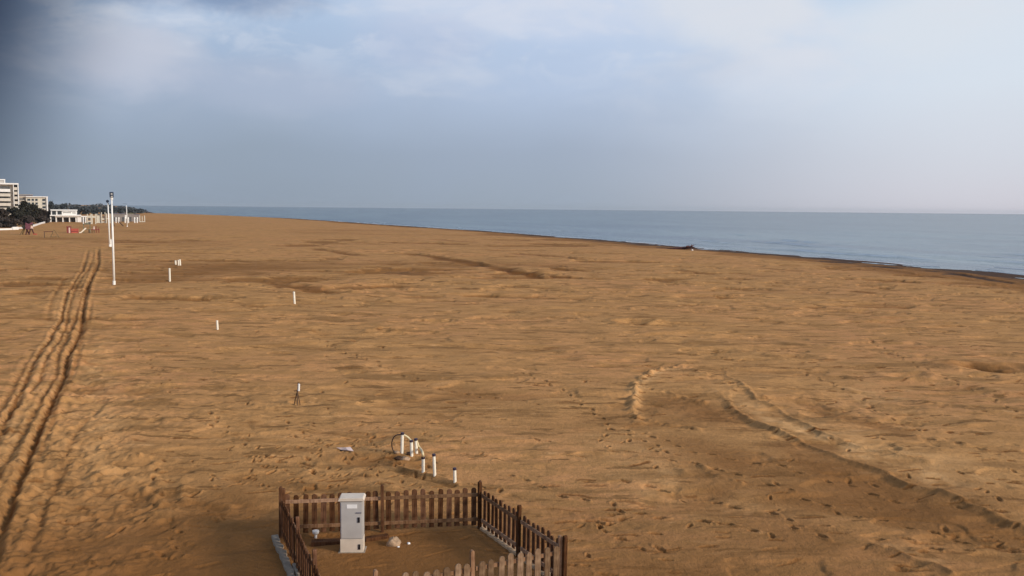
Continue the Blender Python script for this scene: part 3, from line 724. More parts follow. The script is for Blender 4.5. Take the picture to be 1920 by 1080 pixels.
a6 = cap_pipe(853, 908, 877, 'white capped pipe standing alone, closest to the corner fence post', 6.0, lean=(0, -.03))
def hose(name, pts, r, m, label, n=8):
    mb = MB(); P = [Vector(p) for p in pts]; out = []
    for i in range(len(P)-1):
        p0 = P[max(i-1, 0)]; p1 = P[i]; p2 = P[i+1]; p3 = P[min(i+2, len(P)-1)]
        for k in range(6):
            q = k/6; out.append(.5*((2*p1)+(p2-p0)*q+(2*p0-5*p1+4*p2-p3)*q*q+(3*p1-p0-3*p2+p3)*q**3))
    out.append(P[-1]); mb.tube(out, r, n); o = mb.build(name, m, None, (0, 0, 0), smooth=True); return tag(o, label, 'hose')
def onplane(P0, px, py):  # point seen at px,py at the depth of P0
    d = ray(px, py); n = Vector((P0[0], P0[1], 0)).normalized(); tt = (Vector((P0[0], P0[1], 0))).dot(n)/d.dot(n); return CP+d*tt
A1 = a1[0]
hose('black_hose', [onplane(A1, x, y) for x, y in [(754, 815.5), (746, 815), (739, 819), (735, 828), (735, 838), (738, 846), (743, 853)]], .019, M['hose'], 'black hose looping down to the sand on the left of the pipes')
hose('cream_hose', [onplane(A1, 757, 815.5), onplane(A1, 762, 818), onplane(A1, 767, 822), onplane(a2[0], 771, 827)], .035, M['cream'], 'short cream hose running from the loop pipe to the next pipe')
hose('cream_hose', [onplane(a3[0], 781, 826), onplane(a3[0], 784, 835), onplane(a3[0], 788, 841), onplane(a4[0], 792, 848), onplane(a4[0], 793.5, 857)], .04, M['cream'], 'longer cream hose dropping from the back pipe to the trench pipe')
P = base(756, 853)
for i, (px, py, r_) in enumerate([(748, 855, .14), (760, 856, .16), (768, 859, .12), (744, 851, .10)]):
    lump('sand_clod', px, py, r_, mat('wet_clod', (.10, .05, .025), .9, .2, 10) if i % 2 == 0 else M['stone'],
         ['dark wet clod under the black hose end', 'pale clod between the loop pipe and its neighbour', 'dark clod at the foot of the second pipe', 'small pale clod left of the loop pipe foot'][i], 'clod', .5, 'clods of dug sand by the pipes')

# pale plastic sheet lying on the sand
P = base(648, 846); s = mpp(P)
mb = MB(); nx, ny = 10, 8
sh = [(-17, 2), (-2, 4.0), (9, 3.4), (15, -3.2), (4, -3.4), (-8, -.4)]
q0 = [Vector(base(648+a, 844-b*.9)) for a, b in sh]; cz = sum((q for q in q0), Vector())/len(q0)
vs = [(q.x-cz.x, q.y-cz.y, q.z-cz.z+.04+.02*(-1)**i) for i, q in enumerate(q0)]+[(0, 0, .09)]
vs += [(v[0], v[1], v[2]-.012) for v in vs]
n = len(q0)
mb.add(vs, [(i, (i+1) % n, n) for i in range(n)]+[((i+1) % n+n+1, i+n+1, 2*n+1) for i in range(n)]+[(i, i+n+1, (i+1) % n+n+1, (i+1) % n) for i in range(n)])
o = mb.build('plastic_sheet', M['sheet'], None, cz); tag(o, 'pale pinkish sheet lying flat on the sand left of the hose loop', 'sheet')

# ------------------------------------------------------------------ lone posts on the beach
def stub(px, yb, yt, wpx, label, lean=0.0, group='white stub posts scattered on the beach'):
    P = base(px, yb); h = zfor(P, yt)-P.z; r = mpp(P)*wpx/2
    t = thing('marker_post', label, 'post', P, 0, group)
    MB().tube([(0, 0, -.2), (0, 0, h-.04)], r, 12).build('shaft', M['pipe'], t)
    MB().tube([(0, 0, h-.04), (0, 0, h)], [r*1.15, r*.9], 12).build('cap', M['pipe'], t)
    t.rotation_euler.y = lean
stub(552.5, 570.5, 547, 3.8, 'white stub post alone in the middle of the beach', -.05)
stub(408, 618, 601, 3.8, 'short white stub post, lower and to the left of the mid-beach one', -.04)
stub(318.5, 527, 503, 3.4, 'thin tall stub post below the row of three small ones')
stub(329.5, 497, 488.5, 3.0, 'leftmost of the three small stub posts in a row', -.03, 'row of three small stub posts')
stub(334.5, 497.5, 487.5, 2.4, 'middle of the three small stub posts in a row', 0, 'row of three small stub posts')
stub(338, 497.5, 486.5, 3.0, 'rightmost of the three small stub posts in a row', -.05, 'row of three small stub posts')

# stick stand with a white bottle-like marker
P = base(557, 760); h = zfor(P, 716)-P.z
t = thing('stick_stand', 'thin brown stick tripod with a white marker on top, casting a dark line', 'stand', P)
hh = h*.62
for dx, dy in ((-.16, .02), (.05, -.14), (.12, .12)): MB().tube([(dx, dy, -.1), (.02, 0, hh)], .02, 6).build('leg', M['brown'], t)
MB().tube([(.02, 0, hh*.8), (.06, 0, h)], .018, 6).build('stem', M['brown'], t)
MB().bar((-.12, 0, hh*.98), (.14, 0, hh*1.02), .03).build('crossbar', M['brown'], t)
MB().tube([(.085, -.02, hh), (.10, -.02, hh+h*.30)], .045, 12).build('marker', M['white'], t)

# ------------------------------------------------------------------ tall poles
def pole(px, yb, yt, pxt, label, head, wb, group='tall white poles along the beach track'):
    P = base(px, yb); h = zfor(P, yt)-P.z; s = mpp(P); r = s*wb/2; fz = face(P)
    T = at_y(pxt, yt, math.hypot(P.x, P.y)); lx = ((T-P).dot(Vector((math.cos(fz), math.sin(fz), 0))))
    t = thing('beach_pole', label, 'pole', P, fz, group); t.rotation_euler.y = 0
    k = lx/h
    MB().tube([(0, 0, -.3), (lx*.5, 0, h*.5), (lx*.93, 0, h*.93)], [r, r*.85, r*.6], 14).build('pole', M['polew'], t, smooth=True)
    MB().tube([(0, 0, -.05), (0, 0, .35)], r*1.25, 12).build('sleeve', M['polew'], t)
    if head == 'speaker':
        H_ = s*10.5; W_ = s*7
        hd = MB().box(lx-W_/2, lx+W_/2, -.2, .22, h-H_*.95, h).build('speaker_box', M['navy'], t, bevel=.03)
        MB().box(lx-W_*.18, lx+W_*.22, -.215, -.19, h-H_*.42, h-H_*.28).build('horn', M['polew'], hd)
        MB().box(lx-W_*.18, lx+W_*.28, -.215, -.19, h-H_*.80, h-H_*.70).build('horn', M['polew'], hd)
        MB().tube([(lx, 0, h*.92), (lx, 0, h-H_*.9)], r*1.1, 12).build('bracket', M['polew'], t)
        MB().bar((lx*.87-s*2.5, 0, h*.865), (lx*.87+s*1.5, 0, h*.865), .08).build('crossbar', M['navy'], t)
    elif head == 'round':
        H_ = s*6
        MB().tube([(lx-s*.5, -.3, h-H_*.5), (lx-s*.5, .3, h-H_*.5)], s*2.7, 16).build('lamp_head', M['navy'], t)
        MB().tube([(lx, 0, h*.92), (lx, 0, h-H_*.9)], r*.5, 8).build('bracket', M['navy'], t)
        MB().box(lx, lx+s*1.6, -.1, .1, h*.90, h*.925).build('junction_box', M['navy'], t)
    else:
        MB().bar((lx-s*6, 0, h), (lx+s*1, 0, h-.1), .1).build('lamp_head', M['navy'], t)
    return P, s, fz
pole(214, 533, 360, 209, 'tallest white pole with a navy loudspeaker box on top', 'speaker', 4.2)
pole(206, 463, 374.5, 202, 'white pole with a round dark head, standing just left of the tallest pole', 'round', 2.7)
pole(238.6, 425, 382, 237, 'thin pale lamp pole by the far storage panels', 'lamp', 1.6)
# slim white box beside the tall poles
P = base(208, 463); s = mpp(P)
t = thing('utility_box', 'narrow white box standing between the two tall poles', 'box', P, face(P))
MB().box(-s*2, s*2.4, 0, .35, -.1, s*13).build('body', M['white'], t, bevel=.02)
MB().box(-s*2.2, s*2.6, -.04, .4, s*13, s*14).build('lid', M['cream_wall'], t)

# ------------------------------------------------------------------ shed / racks far along the beach
def rack(x0, x1, yb, yt, style, label, m='cabin', group='pale timber changing frames in a row on the far beach'):
    P = base((x0+x1)/2, yb); s = mpp(P); w = (x1-x0)*s; h = zfor(P, yt)-P.z
    t = thing('changing_booth', label, 'frame', P, face(P), group)
    b = max(.16, 1.5*s)
    for k, xx in enumerate((-w/2+b/2, w/2-b/2)):
        MB().box(xx-b/2, xx+b/2, 0, b, -.1, h).build('upright', M[m], t)
    def pan(z0, z1, mm='cabin', nm='panel'): MB().box(-w/2+b, w/2-b, .04, b-.04, z0*h, z1*h).build(nm, M[mm], t)
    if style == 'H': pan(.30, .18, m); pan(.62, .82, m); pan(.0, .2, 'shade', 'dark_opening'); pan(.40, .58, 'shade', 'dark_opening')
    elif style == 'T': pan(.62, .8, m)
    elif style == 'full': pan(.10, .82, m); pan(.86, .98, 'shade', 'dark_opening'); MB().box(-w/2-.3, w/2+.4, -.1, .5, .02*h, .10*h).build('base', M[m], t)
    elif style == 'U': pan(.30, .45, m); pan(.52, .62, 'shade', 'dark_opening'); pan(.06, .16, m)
    elif style == 'two': pan(.44, .52, m)
    elif style == 'base': pan(.0, .12, m); MB().box(-b*.4, b*.4, .02, b, .1*h, .9*h).build('middle_post', M[m], t)
    return t
rack(164, 171.5, 420, 401, 'H', 'first and leftmost cream frame with dark openings, behind the slide')
rack(172.8, 180, 420, 401, 'T', 'cream frame shaped like a gate with one high board, second from the left')
rack(181.6, 189, 418.5, 401, 'full', 'boarded cream frame on a wide base, between the gate frame and the grey-topped one')
rack(190.6, 198, 418.5, 398, 'U', 'tall cream frame with a low board, fourth along the row')
rack(199.5, 207, 418.5, 400, 'two', 'cream frame half hidden behind the tall white poles')
rack(262, 271.8, 416.5, 404, 'base', 'far pale frame with a middle post at the seaward end of the row')
# taupe screens behind, with dark shade below
for i, (x0, x1, yt, lab) in enumerate([(211, 226, 400, 'taupe storage hut directly right of the tallest pole'), (226.5, 239, 400, 'taupe storage hut with a pale window frame, second hut along'),
                                   (240, 251, 399.5, 'wide olive grey storage hut behind the thin lamp pole'), (251.6, 262, 401.5, 'last and farthest small storage hut toward the sea')]):
    P = base((x0+x1)/2, 415.5); s = mpp(P); w = (x1-x0)*s; h = zfor(P, yt)-P.z
    t = thing('storage_hut', lab, 'hut', P, face(P), 'taupe storage huts on the far beach')
    MB().box(-w/2, w/2, 0, 3.2, -.1, h*.93).build('wall', M['greyp'], t)
    MB().prism([(-w/2-.15, h*.93), (w/2+.15, h*.93), (w/2+.1, h*.97), (0, h*1.04), (-w/2-.1, h*.97)], -.25, 3.4).build('roof', M['roofm'] if i != 2 else M['green'], t)
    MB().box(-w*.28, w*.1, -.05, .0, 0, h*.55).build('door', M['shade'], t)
    if i == 1: MB().box(w*.12, w*.38, -.06, .0, h*.35, h*.8).build('window', M['white'], t)
for px, lab in [(217.8, 'leftmost of the little white pillars in front of the huts'), (223, 'second white pillar, right of the leftmost one'), (235, 'white pillar touching the thin lamp pole on its left'),
                (241, 'white pillar just right of the thin lamp pole'), (252.8, 'white pillar in front of the gap before the last hut'), (257.5, 'rightmost white pillar in front of the last hut'),
                (156.5, 'leftmost white pillar beside the white beach bar'), (161, 'white pillar between the beach bar and the first cream frame')]:
    yb = 418 if px > 200 else 419.5
    P = base(px, yb); s = mpp(P); h = zfor(P, 407.5)-P.z
    t = thing('shower_pillar', lab, 'pillar', P, face(P), 'small white pillars on the far beach')
    MB().box(-s*1.0, s*1.0, 0, s*1.8, -.1, h*.72).build('shaft', M['white'], t)
    MB().tube([(0, s, h*.70), (0, s, h*.82), (0, s, h)], [s*.8, s*1.3, s*.9], 8).build('head', M['polew'], t)

# leaning ladder ramp in front of the huts
P = base(228, 424); s = mpp(P)
t = thing('swing', 'dark leaning frame on the sand in front of the storage huts', 'frame', P, face(P))
for xx in (-14, -6, 6, 14):
    pass
MB().bar((-s*12, 0, 0), (-s*15, 1.5, s*9), .3).build('leg', M['brown'], t)
MB().bar((s*4, 0, -s*1), (-s*4, 1.5, s*8), .3).build('leg', M['brown'], t)
MB().bar((-s*15, 1.5, s*8.6), (-s*4, 1.5, s*7.8), .12).build('top_bar', M['greyp'], t)

# ------------------------------------------------------------------ playground
P = base(52, 440); s = mpp(P)
t = thing('climbing_frame', 'maroon and dark climbing frame on splayed legs by the low white wall', 'playground frame', P, face(P))
MB().prism([(-s*3.5, s*11), (s*3, s*9), (s*5.5, s*14), (s*4, s*19), (s*1, s*20.5), (-s*3, s*23)], -.8, .9).build('panel', M['maroon'], t)
MB().prism([(-s*10, s*15), (-s*5.5, s*9), (-s*3.2, s*11), (-s*3.5, s*17), (-s*7, s*18)], -.6, .7).build('cargo_net', M['leaf'], t)
MB().prism([(s*5, s*12), (s*9.5, s*11), (s*9, s*16), (s*6, s*17)], -.5, .3).build('side_panel', M['sheet'], t)
MB().bar((s*2, 0, s*18), (s*9, 0, s*22), .5).build('roof_bar', M['maroon'], t)
for a, b in (((-s*12, -.5, 0), (-s*7, 0, s*9)), ((-s*8.5, .6, 0), (-s*5.5, 0, s*10)), ((-s*3, -.5, 0), (s*0, 0, s*12)), ((s*3, .5, 0), (-s*2, 0, s*11)), ((s*2, -.6, 0), (s*5, 0, s*11)), ((s*10.5, .5, 0), (s*6.5, 0, s*13))):
    MB().bar(a, b, s*1.7).build('leg', M['yellow'] if a[0] < -s*8 else M['drift'], t)
MB().bar((s*9.5, 0, .15), (s*15, -.4, .1), .35).build('mat', M['red'], t)

P = base(96, 446); s = mpp(P)
t = thing('play_trestle', 'brown trestle with a horizontal bar and an A-shaped end on the sand', 'playground frame', P, face(P))
MB().bar((-s*12, 0, s*11.5), (s*3, 0, s*12), s*1.1).build('crossbar', M['drift'], t)
MB().bar((-s*11, 0, -.1), (-s*11, 0, s*11.5), s*.9).build('leg', M['black'], t)
MB().bar((s*2.4, 0, s*6.5), (s*2.8, 0, s*12.5), s*1.4).build('leg', M['drift'], t)
MB().bar((-s*1, -.2, s*1), (s*5, 0, s*15), s*1.2).build('leg', M['yellow'], t)
MB().bar((s*13.5, -.2, 0), (s*5, 0, s*15), s*1.2).build('leg', M['yellow'], t)
MB().bar((-s*1, -.2, s*2.2), (s*13, -.2, s*2.6), s*.9).build('brace', M['yellow'], t)

P = base(136, 437); s = mpp(P)
t = thing('play_train', 'red wooden play train with a tall cab at its left end', 'play house', P, face(P))
MB().box(-s*9.5, -s*2, 0, 2.2, 0, s*11).build('cab', M['dred'], t, bevel=.05)
MB().box(-s*6.2, -s*3.8, -.06, 0, s*.4, s*10.2).build('cab_stripe', M['sheet'], t)
MB().box(-s*9.9, -s*1.6, -.1, 2.3, s*11, s*12.2).build('roof', M['dred'], t)
MB().box(-s*2, s*10.2, .2, 2.0, 0, s*7).build('body', M['red'], t, bevel=.05)
MB().box(-s*1.4, s*9.4, .13, .19, s*2.6, s*4.4).build('bench', M['dred'], t)
MB().box(-s*2, s*10.6, .1, 2.1, s*7, s*8.2).build('rail', M['red'], t)

P = base(159, 437); s = mpp(P)
t = thing('slide_tower', 'cream slide running left from a low olive play tower', 'slide', P, face(P))
for xx, yy in ((-4, 0), (8, 0), (-4, 2), (8, 2)): MB().bar((xx*s*.9+s*2, yy, -.1), (xx*s*.9+s*2, yy, s*16), .22).build('post', M['green'], t)
MB().box(-s*1.6, s*9.2, 0, 2, s*6.4, s*7).build('platform', M['green'], t)
MB().prism([(-s*3, s*16), (s*10, s*16), (s*3.8, s*19.5)], -.3, 2.3).build('roof', M['green'], t)
MB().prism([(-s*9.5, 0), (-s*6, s*.2), (s*2.8, s*8.2), (s*3, s*10), (s*.6, s*9.6), (-s*7, s*1.9), (-s*9.5, s*1.4)], -.3, .5).build('slide_chute', M['slide'], t)
MB().box(s*6, s*9, -.1, 1.4, s*.5, s*6).build('climbing_net', M['brown'], t)

P = base(181, 436.5); s = mpp(P)
t = thing('rocking_bench', 'dark red timber play bench with upright posts, right of the slide', 'playground bench', P, face(P))
MB().box(-s*9, s*5, 0, 1.2, s*5.3, s*6.6).build('seat', M['dred'], t)
for xx, z1 in ((-7.5, 5.5), (-4, 5.5), (-.4, 12.5), (4, 10)): MB().bar((xx*s, .4, -.1), (xx*s, .4, z1*s), s*1.3).build('leg', M['dred'] if z1 > 6 else M['brown'], t)
MB().tube([(-s*4.4, .3, s*6), (-s*4.0, .3, s*12)], [s*1.8, s*.9], 8).build('rocker_seat', M['sheet'], t)

# ------------------------------------------------------------------ low white wall
def lowwall(pts, label, hpx):
    Q = [base(a, b) for a, b in pts]; o0 = Q[0]; mb = MB()
    for i in range(len(Q)-1):
        a = Q[i]-o0; b = Q[i+1]-o0; h = hpx*mpp(Q[i])
        mb.bar((a.x, a.y, h/2-.1), (b.x, b.y, h/2-.1), .4, h+.2, up=(0, 0, 1))
    o = mb.build('low_wall', M['white'], None, o0); tag(o, label, 'wall', 'low pale walls at the foot of the hedge')
lowwall([(-60, 433), (22, 431)], 'grey-white low wall at the far left edge', 3.2)
lowwall([(23, 431), (34, 430.5)], 'short taller whitewashed block in the low wall', 5.4)
lowwall([(35, 429.5), (43, 428.5)], 'short low wall piece left of the maroon climbing frame', 3.4)
lowwall([(63, 425), (74, 421), (88, 417.5)], 'pale wall running away from the climbing frame toward the beach bar', 3.6)
P = base(93, 416); s = mpp(P)
o = MB().box(-s*3, s*3, 0, 2, -.1, s*6).add(*(lambda m_: (m_.v, m_.f))(MB().box(-s*3.4, s*3.4, -.2, 2.2, s*6, s*6.8))).build('wall_pier', M['white'], None, P, face(P)); tag(o, 'white pier at the far end of the low wall, next to the beach bar', 'pier')

# ------------------------------------------------------------------ beach bar
P = base(126, 416.5); s = mpp(P)
t = thing('beach_bar', 'white two-storey beach bar with dark openings and a flat roof', 'building', P, face(P))
X_ = lambda px: (px-126)*s
Zp = lambda py: (416.5-py)*s
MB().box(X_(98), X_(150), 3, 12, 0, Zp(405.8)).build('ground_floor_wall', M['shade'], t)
for a, b in ((98, 100), (107, 109), (118, 120), (129, 131), (140, 142)): MB().box(X_(a), X_(b), .5, 2.6, 0, Zp(406)).build('column', M['white'], t)
MB().box(X_(143), X_(150), .2, 2.8, 0, Zp(404.5)).build('kiosk', M['white'], t)
MB().box(X_(106), X_(148), 0, 3, Zp(407.2), Zp(405)).build('awning', M['white'], t)
MB().box(X_(98), X_(105), 1, 2.9, Zp(412), Zp(406)).build('window', M['glass'], t)
MB().box(X_(98), X_(150), -.6, 12.5, Zp(405), Zp(403)).build('terrace_slab', M['white'], t)
up = MB().box(X_(99.5), X_(143), 3, 11, Zp(403), Zp(395)).build('upper_floor_wall', M['white'], t)
MB().box(X_(99), X_(144), 2, 11.5, Zp(395), Zp(393.2)).build('roof', M['white'], t)
for a, b, c, d in ((101.5, 108, 403, 396), (110.5, 117.5, 402.5, 396), (119.5, 133, 399.5, 398.5), (135, 141, 400, 398.8)):
    MB().box(X_(a), X_(b), 2.92, 2.99, Zp(c), Zp(d)).build('window', M['glass'], t)
MB().box(X_(148), X_(156), .5, 5, 0, Zp(407)).build('side_room', M['shade'], t)
MB().box(X_(147), X_(160), 0, 6, Zp(407), Zp(405)).build('side_roof', M['white'], t)

# ------------------------------------------------------------------ hotels
def hotel_front():
    D = 420.0; P = at_y(0, 430, D); P = Vector((P.x, P.y, -.2)); s = mpp(P)
    X_ = lambda px: px*s
    Zp = lambda py: zfor(P, py)+.2
    t = thing('hotel_building', 'tall cream hotel with stacked balconies at the far left', 'building', P, face(P))
    z0 = 0; zt = Zp(345.5)
    MB().box(X_(-60), X_(24.6), 1.6, 22, 0, zt).build('wall', M['cream_wall'], t)
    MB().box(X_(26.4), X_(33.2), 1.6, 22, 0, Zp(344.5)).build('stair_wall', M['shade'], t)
    MB().box(X_(24.2), X_(25.4), -.2, 1.6, 0, zt).build('fin_wall', M['white'], t)
    MB().box(X_(31.6), X_(33.2), -.2, 1.58, 0, Zp(345)).build('fin_wall', M['white'], t)
    MB().box(X_(-60), X_(33.4), -.3, 22.2, zt+.02, zt+.6).build('roof_slab', M['white'], t)
    ys = [353.5, 362, 371, 380, 389, 398]
    for k, y in enumerate(ys):
        zf = Zp(y)
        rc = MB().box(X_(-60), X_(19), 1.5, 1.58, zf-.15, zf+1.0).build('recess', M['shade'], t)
        b = MB().box(X_(-60), X_(19.5), 0, 1.45, zf-.32, zf-.12); b.box(X_(-60), X_(19.5), 0, .12, zf-1.35+.0, zf-.32)
        b.build('balcony', M['white'] if k == 0 else M['cream_wall'], t)
        b = MB().box(X_(25.6), X_(31.4), .1, 1.4, zf-.5, zf-.25); b.box(X_(25.8), X_(31.2), .1, .2, zf-.25, zf+.65)
        b.build('side_balcony', M['cream_wall'], t)
    r = MB().box(X_(-60), X_(11.5), 4, 14, zt+.6, Zp(336.3)).build('roof_room', M['grey'], t)
    MB().box(X_(-60), X_(12.2), 3.6, 14.4, Zp(337.0), Zp(335.3)).build('roof_frame', M['white'], t)
    MB().box(X_(10.4), X_(12), 3.7, 3.95, zt+.6, Zp(337)).build('roof_post', M['white'], t)
hotel_front()
def hotel_back():
    D = 540.0; P = at_y(60, 420, D); P = Vector((P.x, P.y, -.2)); s = mpp(P)
    X_ = lambda px: (px-60)*s
    Zp = lambda py: zfor(P, py)+.2
    t = thing('hotel_building', 'lower hotel with a white windowed end wing, right of the tall one', 'building', P, face(P))
    MB().box(X_(34), X_(52), 3, 16, 0, Zp(369)).build('wall', M['cream_wall'], t)
    MB().box(X_(33.5), X_(52), 2.2, 16.5, Zp(369), Zp(367.6)).build('roof', M['cream_wall'], t)
    MB().box(X_(36), X_(63), 8, 18, Zp(369), Zp(366)).build('roof_room', M['roofm'], t)
    MB().box(X_(35.5), X_(64), 7.5, 18.5, Zp(366), Zp(364.2)).build('roof_slab', M['greyp'], t)
    MB().box(X_(52), X_(87), 1, 15, 0, Zp(369.6)).build('wing_wall', M['cabin'], t)
    MB().box(X_(51.8), X_(88.2), .2, 15.4, Zp(369.6), Zp(368)).build('wing_roof', M['white'], t)
    MB().box(X_(85.4), X_(87.6), .1, .98, 0, Zp(369.6)).build('fin_wall', M['white'], t)
    for x0, x1 in ((54, 59), (61, 65), (67, 71), (78.5, 83.5)):
        for y in (372.5, 379.5, 386.5, 393.5):
            f = MB().box(X_(x0), X_(x1), .9, .99, Zp(y+4.2), Zp(y)).build('window', M['glass'], t)
            MB().box(X_(x0)-.1, X_(x1)+.1, .75, .95, Zp(y+4.9), Zp(y+4.2)).build('sill', M['white'], f)
    for y in (375, 382, 389):
        MB().box(X_(37), X_(50), 2.0, 2.98, Zp(y+1.2), Zp(y)).build('balcony', M['cream_wall'], t)
        MB().box(X_(37), X_(50), 2.92, 2.99, Zp(y-.1), Zp(y-3.2)).build('window', M['shade'], t)
hotel_back()

# ------------------------------------------------------------------ trees
def tree(px, dist, ytop, wpx, label, leafm, group, n=900, ls=.32, trunkf=.28, flat=.8, seed=1):
    P = at_y(px, 430, dist); P = Vector((P.x, P.y, 0)); P.z = gh(P.x, P.y)-.1
    s = mpp(P); H_ = zfor(P, ytop)-P.z; Wd = wpx*s/2
    t = thing('tree', label, 'tree', P, face(P), group)
    rg = random.Random(seed)
    mb = MB(); tr = H_*.03+.06
    mb.tube([(0, 0, -.3), (.1, 0, H_*.3), (0, .05, H_*.62)], [tr, tr*.75, tr*.35], 8)
    for k in range(6):
        a = rg.uniform(0, 2*PI); mb.tube([(0, 0, H_*(.22+.06*k)), (math.cos(a)*Wd*.35, math.sin(a)*Wd*.35, H_*(.38+.06*k)), (math.cos(a)*Wd*.65, math.sin(a)*Wd*.65, H_*(.5+.06*k))], [tr*.45, tr*.3, tr*.1], 6)
    mb.build('trunk', M['bark'], t)
    z0 = H_*trunkf; cz_ = (H_+z0)/2; rz = (H_-z0)/2
    cl = []
    for k in range(22):
        a = rg.uniform(0, 2*PI); u = rg.random()**.5; v = rg.uniform(-1, 1)
        rr = math.sqrt(max(0, 1-v*v))*u
        cl.append((math.cos(a)*rr*Wd*.8, math.sin(a)*rr*Wd*.8, cz_+v*rz*.78, rg.uniform(.22, .42)))
    c = MB()
    for k in range(n):
        q = cl[rg.randrange(len(cl))]; d = Vector((rg.gauss(0, 1), rg.gauss(0, 1), rg.gauss(0, 1))).normalized()*(rg.random()**.4)
        p = Vector((q[0], q[1], q[2]))+Vector((d.x*q[3]*Wd, d.y*q[3]*Wd, d.z*q[3]*rz*flat))
        p.z = min(p.z, H_)
        a = Vector((rg.gauss(0, 1), rg.gauss(0, 1), rg.gauss(0, 1))).normalized(); b = a.cross(Vector((rg.gauss(0, 1), rg.gauss(0, 1), rg.gauss(0, 1)))).normalized()
        e = ls*rg.uniform(.6, 1.4)
        c.add([p-a*e, p+b*e*.6, p+a*e, p-b*e*.6], [(0, 1, 2, 3)])
    c.build('crown', M[leafm], t)
    return t
G1 = 'dark trees and shrubs in front of the hotels'
names = [
 (-38, 355, 390, 34, 'dark brown shrub mass at the very edge of the photo, left of all others', 'leaf2'),
 (-16, 356, 391, 34, 'broad dark shrub half cut by the left edge, under the tall hotel', 'leaf2'),
 (6, 360, 391.5, 34, 'low flat-topped dark tree right under the tall hotel balconies', 'leaf2'),
 (26, 368, 388, 34, 'dark tree at the right-hand corner foot of the tall hotel', 'leaf'),
 (45, 392, 377, 34, 'tallest dark tree, in the gap between the two hotels', 'leaf'),
 (60, 415, 382, 34, 'dark tree covering the lower floors of the lower hotel', 'leaf'),
 (74, 440, 389, 30, 'brown-grey tree sloping down under the white wing', 'leaf2'),
 (88, 462, 395, 24, 'last low dark tree before the white beach bar', 'leaf2')]
for i, (px, d, yt, w, lab, lm) in enumerate(names): tree(px, d, yt, w, lab, lm, G1, n=2400, ls=.42, trunkf=.10, seed=10+i)
for i, (px, d, yt, w, lab) in enumerate([(-28, 340, 409, 50, 'low dark hedge shrub along the wall at the left edge'), (14, 348, 408, 50, 'low dark hedge shrub behind the pale wall and block'), (50, 378, 404, 44, 'low dark hedge shrub behind the maroon climbing frame'), (78, 428, 405, 34, 'low dark hedge shrub next to the wall pier')]):
    t = tree(px, d, yt, w, lab, 'leaf2', 'hedge shrubs behind the low wall', n=2200, ls=.40, trunkf=.0, seed=40+i); t.name = 'hedge_shrub'; t['category'] = 'shrub'
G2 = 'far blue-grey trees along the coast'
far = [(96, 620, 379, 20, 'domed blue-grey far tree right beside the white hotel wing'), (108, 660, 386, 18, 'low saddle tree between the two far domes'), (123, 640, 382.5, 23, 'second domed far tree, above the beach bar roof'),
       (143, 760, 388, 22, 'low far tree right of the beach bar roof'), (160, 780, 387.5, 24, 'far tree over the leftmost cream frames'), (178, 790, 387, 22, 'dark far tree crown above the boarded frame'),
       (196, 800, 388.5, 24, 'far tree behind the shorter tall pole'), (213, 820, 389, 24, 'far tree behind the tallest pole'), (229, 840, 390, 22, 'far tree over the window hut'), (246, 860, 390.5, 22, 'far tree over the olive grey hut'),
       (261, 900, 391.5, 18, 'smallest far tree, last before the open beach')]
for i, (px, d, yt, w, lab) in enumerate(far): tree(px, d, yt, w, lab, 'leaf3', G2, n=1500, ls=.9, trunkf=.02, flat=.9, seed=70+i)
# far low wood that closes the coast behind them
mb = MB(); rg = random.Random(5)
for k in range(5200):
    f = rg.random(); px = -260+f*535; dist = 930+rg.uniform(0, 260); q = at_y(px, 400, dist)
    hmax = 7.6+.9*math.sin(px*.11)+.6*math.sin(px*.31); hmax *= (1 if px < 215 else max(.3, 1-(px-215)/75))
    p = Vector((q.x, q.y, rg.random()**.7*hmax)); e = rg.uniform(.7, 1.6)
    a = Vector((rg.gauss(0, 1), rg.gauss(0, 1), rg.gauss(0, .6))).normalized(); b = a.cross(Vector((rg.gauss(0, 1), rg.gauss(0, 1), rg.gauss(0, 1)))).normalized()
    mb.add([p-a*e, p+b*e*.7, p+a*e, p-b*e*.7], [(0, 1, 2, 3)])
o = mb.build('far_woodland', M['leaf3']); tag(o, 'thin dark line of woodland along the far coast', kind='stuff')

# ------------------------------------------------------------------ driftwood at the waterline
P = base(1293, 468); s = mpp(P)
t = thing('driftwood', 'dark reddish driftwood trunk with a root ball at the waterline', 'driftwood', P, face(P))
MB().tube([(-s*46, 0, .05), (-s*26, -.3, s*2.2), (-s*12, .2, s*2.6), (0, 0, s*4.2)], [s*.9, s*1.6, s*2.0, s*2.6], 9).build('trunk', M['drift'], t, smooth=True)
rb = MB()
for k in range(11):
    a = k*.57; rb.tube([(0, 0, s*5), (math.cos(a)*s*5, math.sin(a)*1.2, s*(5+2*math.sin(a*2.3))), (math.cos(a)*s*10, math.sin(a)*2, s*(5+5.0*math.sin(a*1.7)))], [s*2.2, s*1.2, s*.3], 6)
rb.build('root_ball', M['drift'], t)
MB().tube([(-s*22, 0, s*1.4), (-s*14, .5, s*5.0), (-s*4, 1, s*6)], [s*.7, s*.5, s*.2], 6).build('branch', M['drift'], t)
lump('beach_buoy', 1298, 469.5, s*1.6, M['label'], 'tiny pale float lying against the driftwood roots', 'float', .9)

# ------------------------------------------------------------------ light and sky
SUN_AZ, SUN_EL = 116.0, 22.0
sd = bpy.data.lights.new('sun', 'SUN'); sd.energy = 3.1; sd.angle = R_(11.0); sd.color = (1, .88, .74)
so = bpy.data.objects.new('sun', sd); COL.objects.link(so)
dv = Vector((math.sin(R_(SUN_AZ))*math.cos(R_(SUN_EL)), math.cos(R_(SUN_AZ))*math.cos(R_(SUN_EL)), math.sin(R_(SUN_EL))))
so.rotation_euler = (-dv).to_track_quat('-Z', 'Y').to_euler(); so.location = (0, 0, 50)

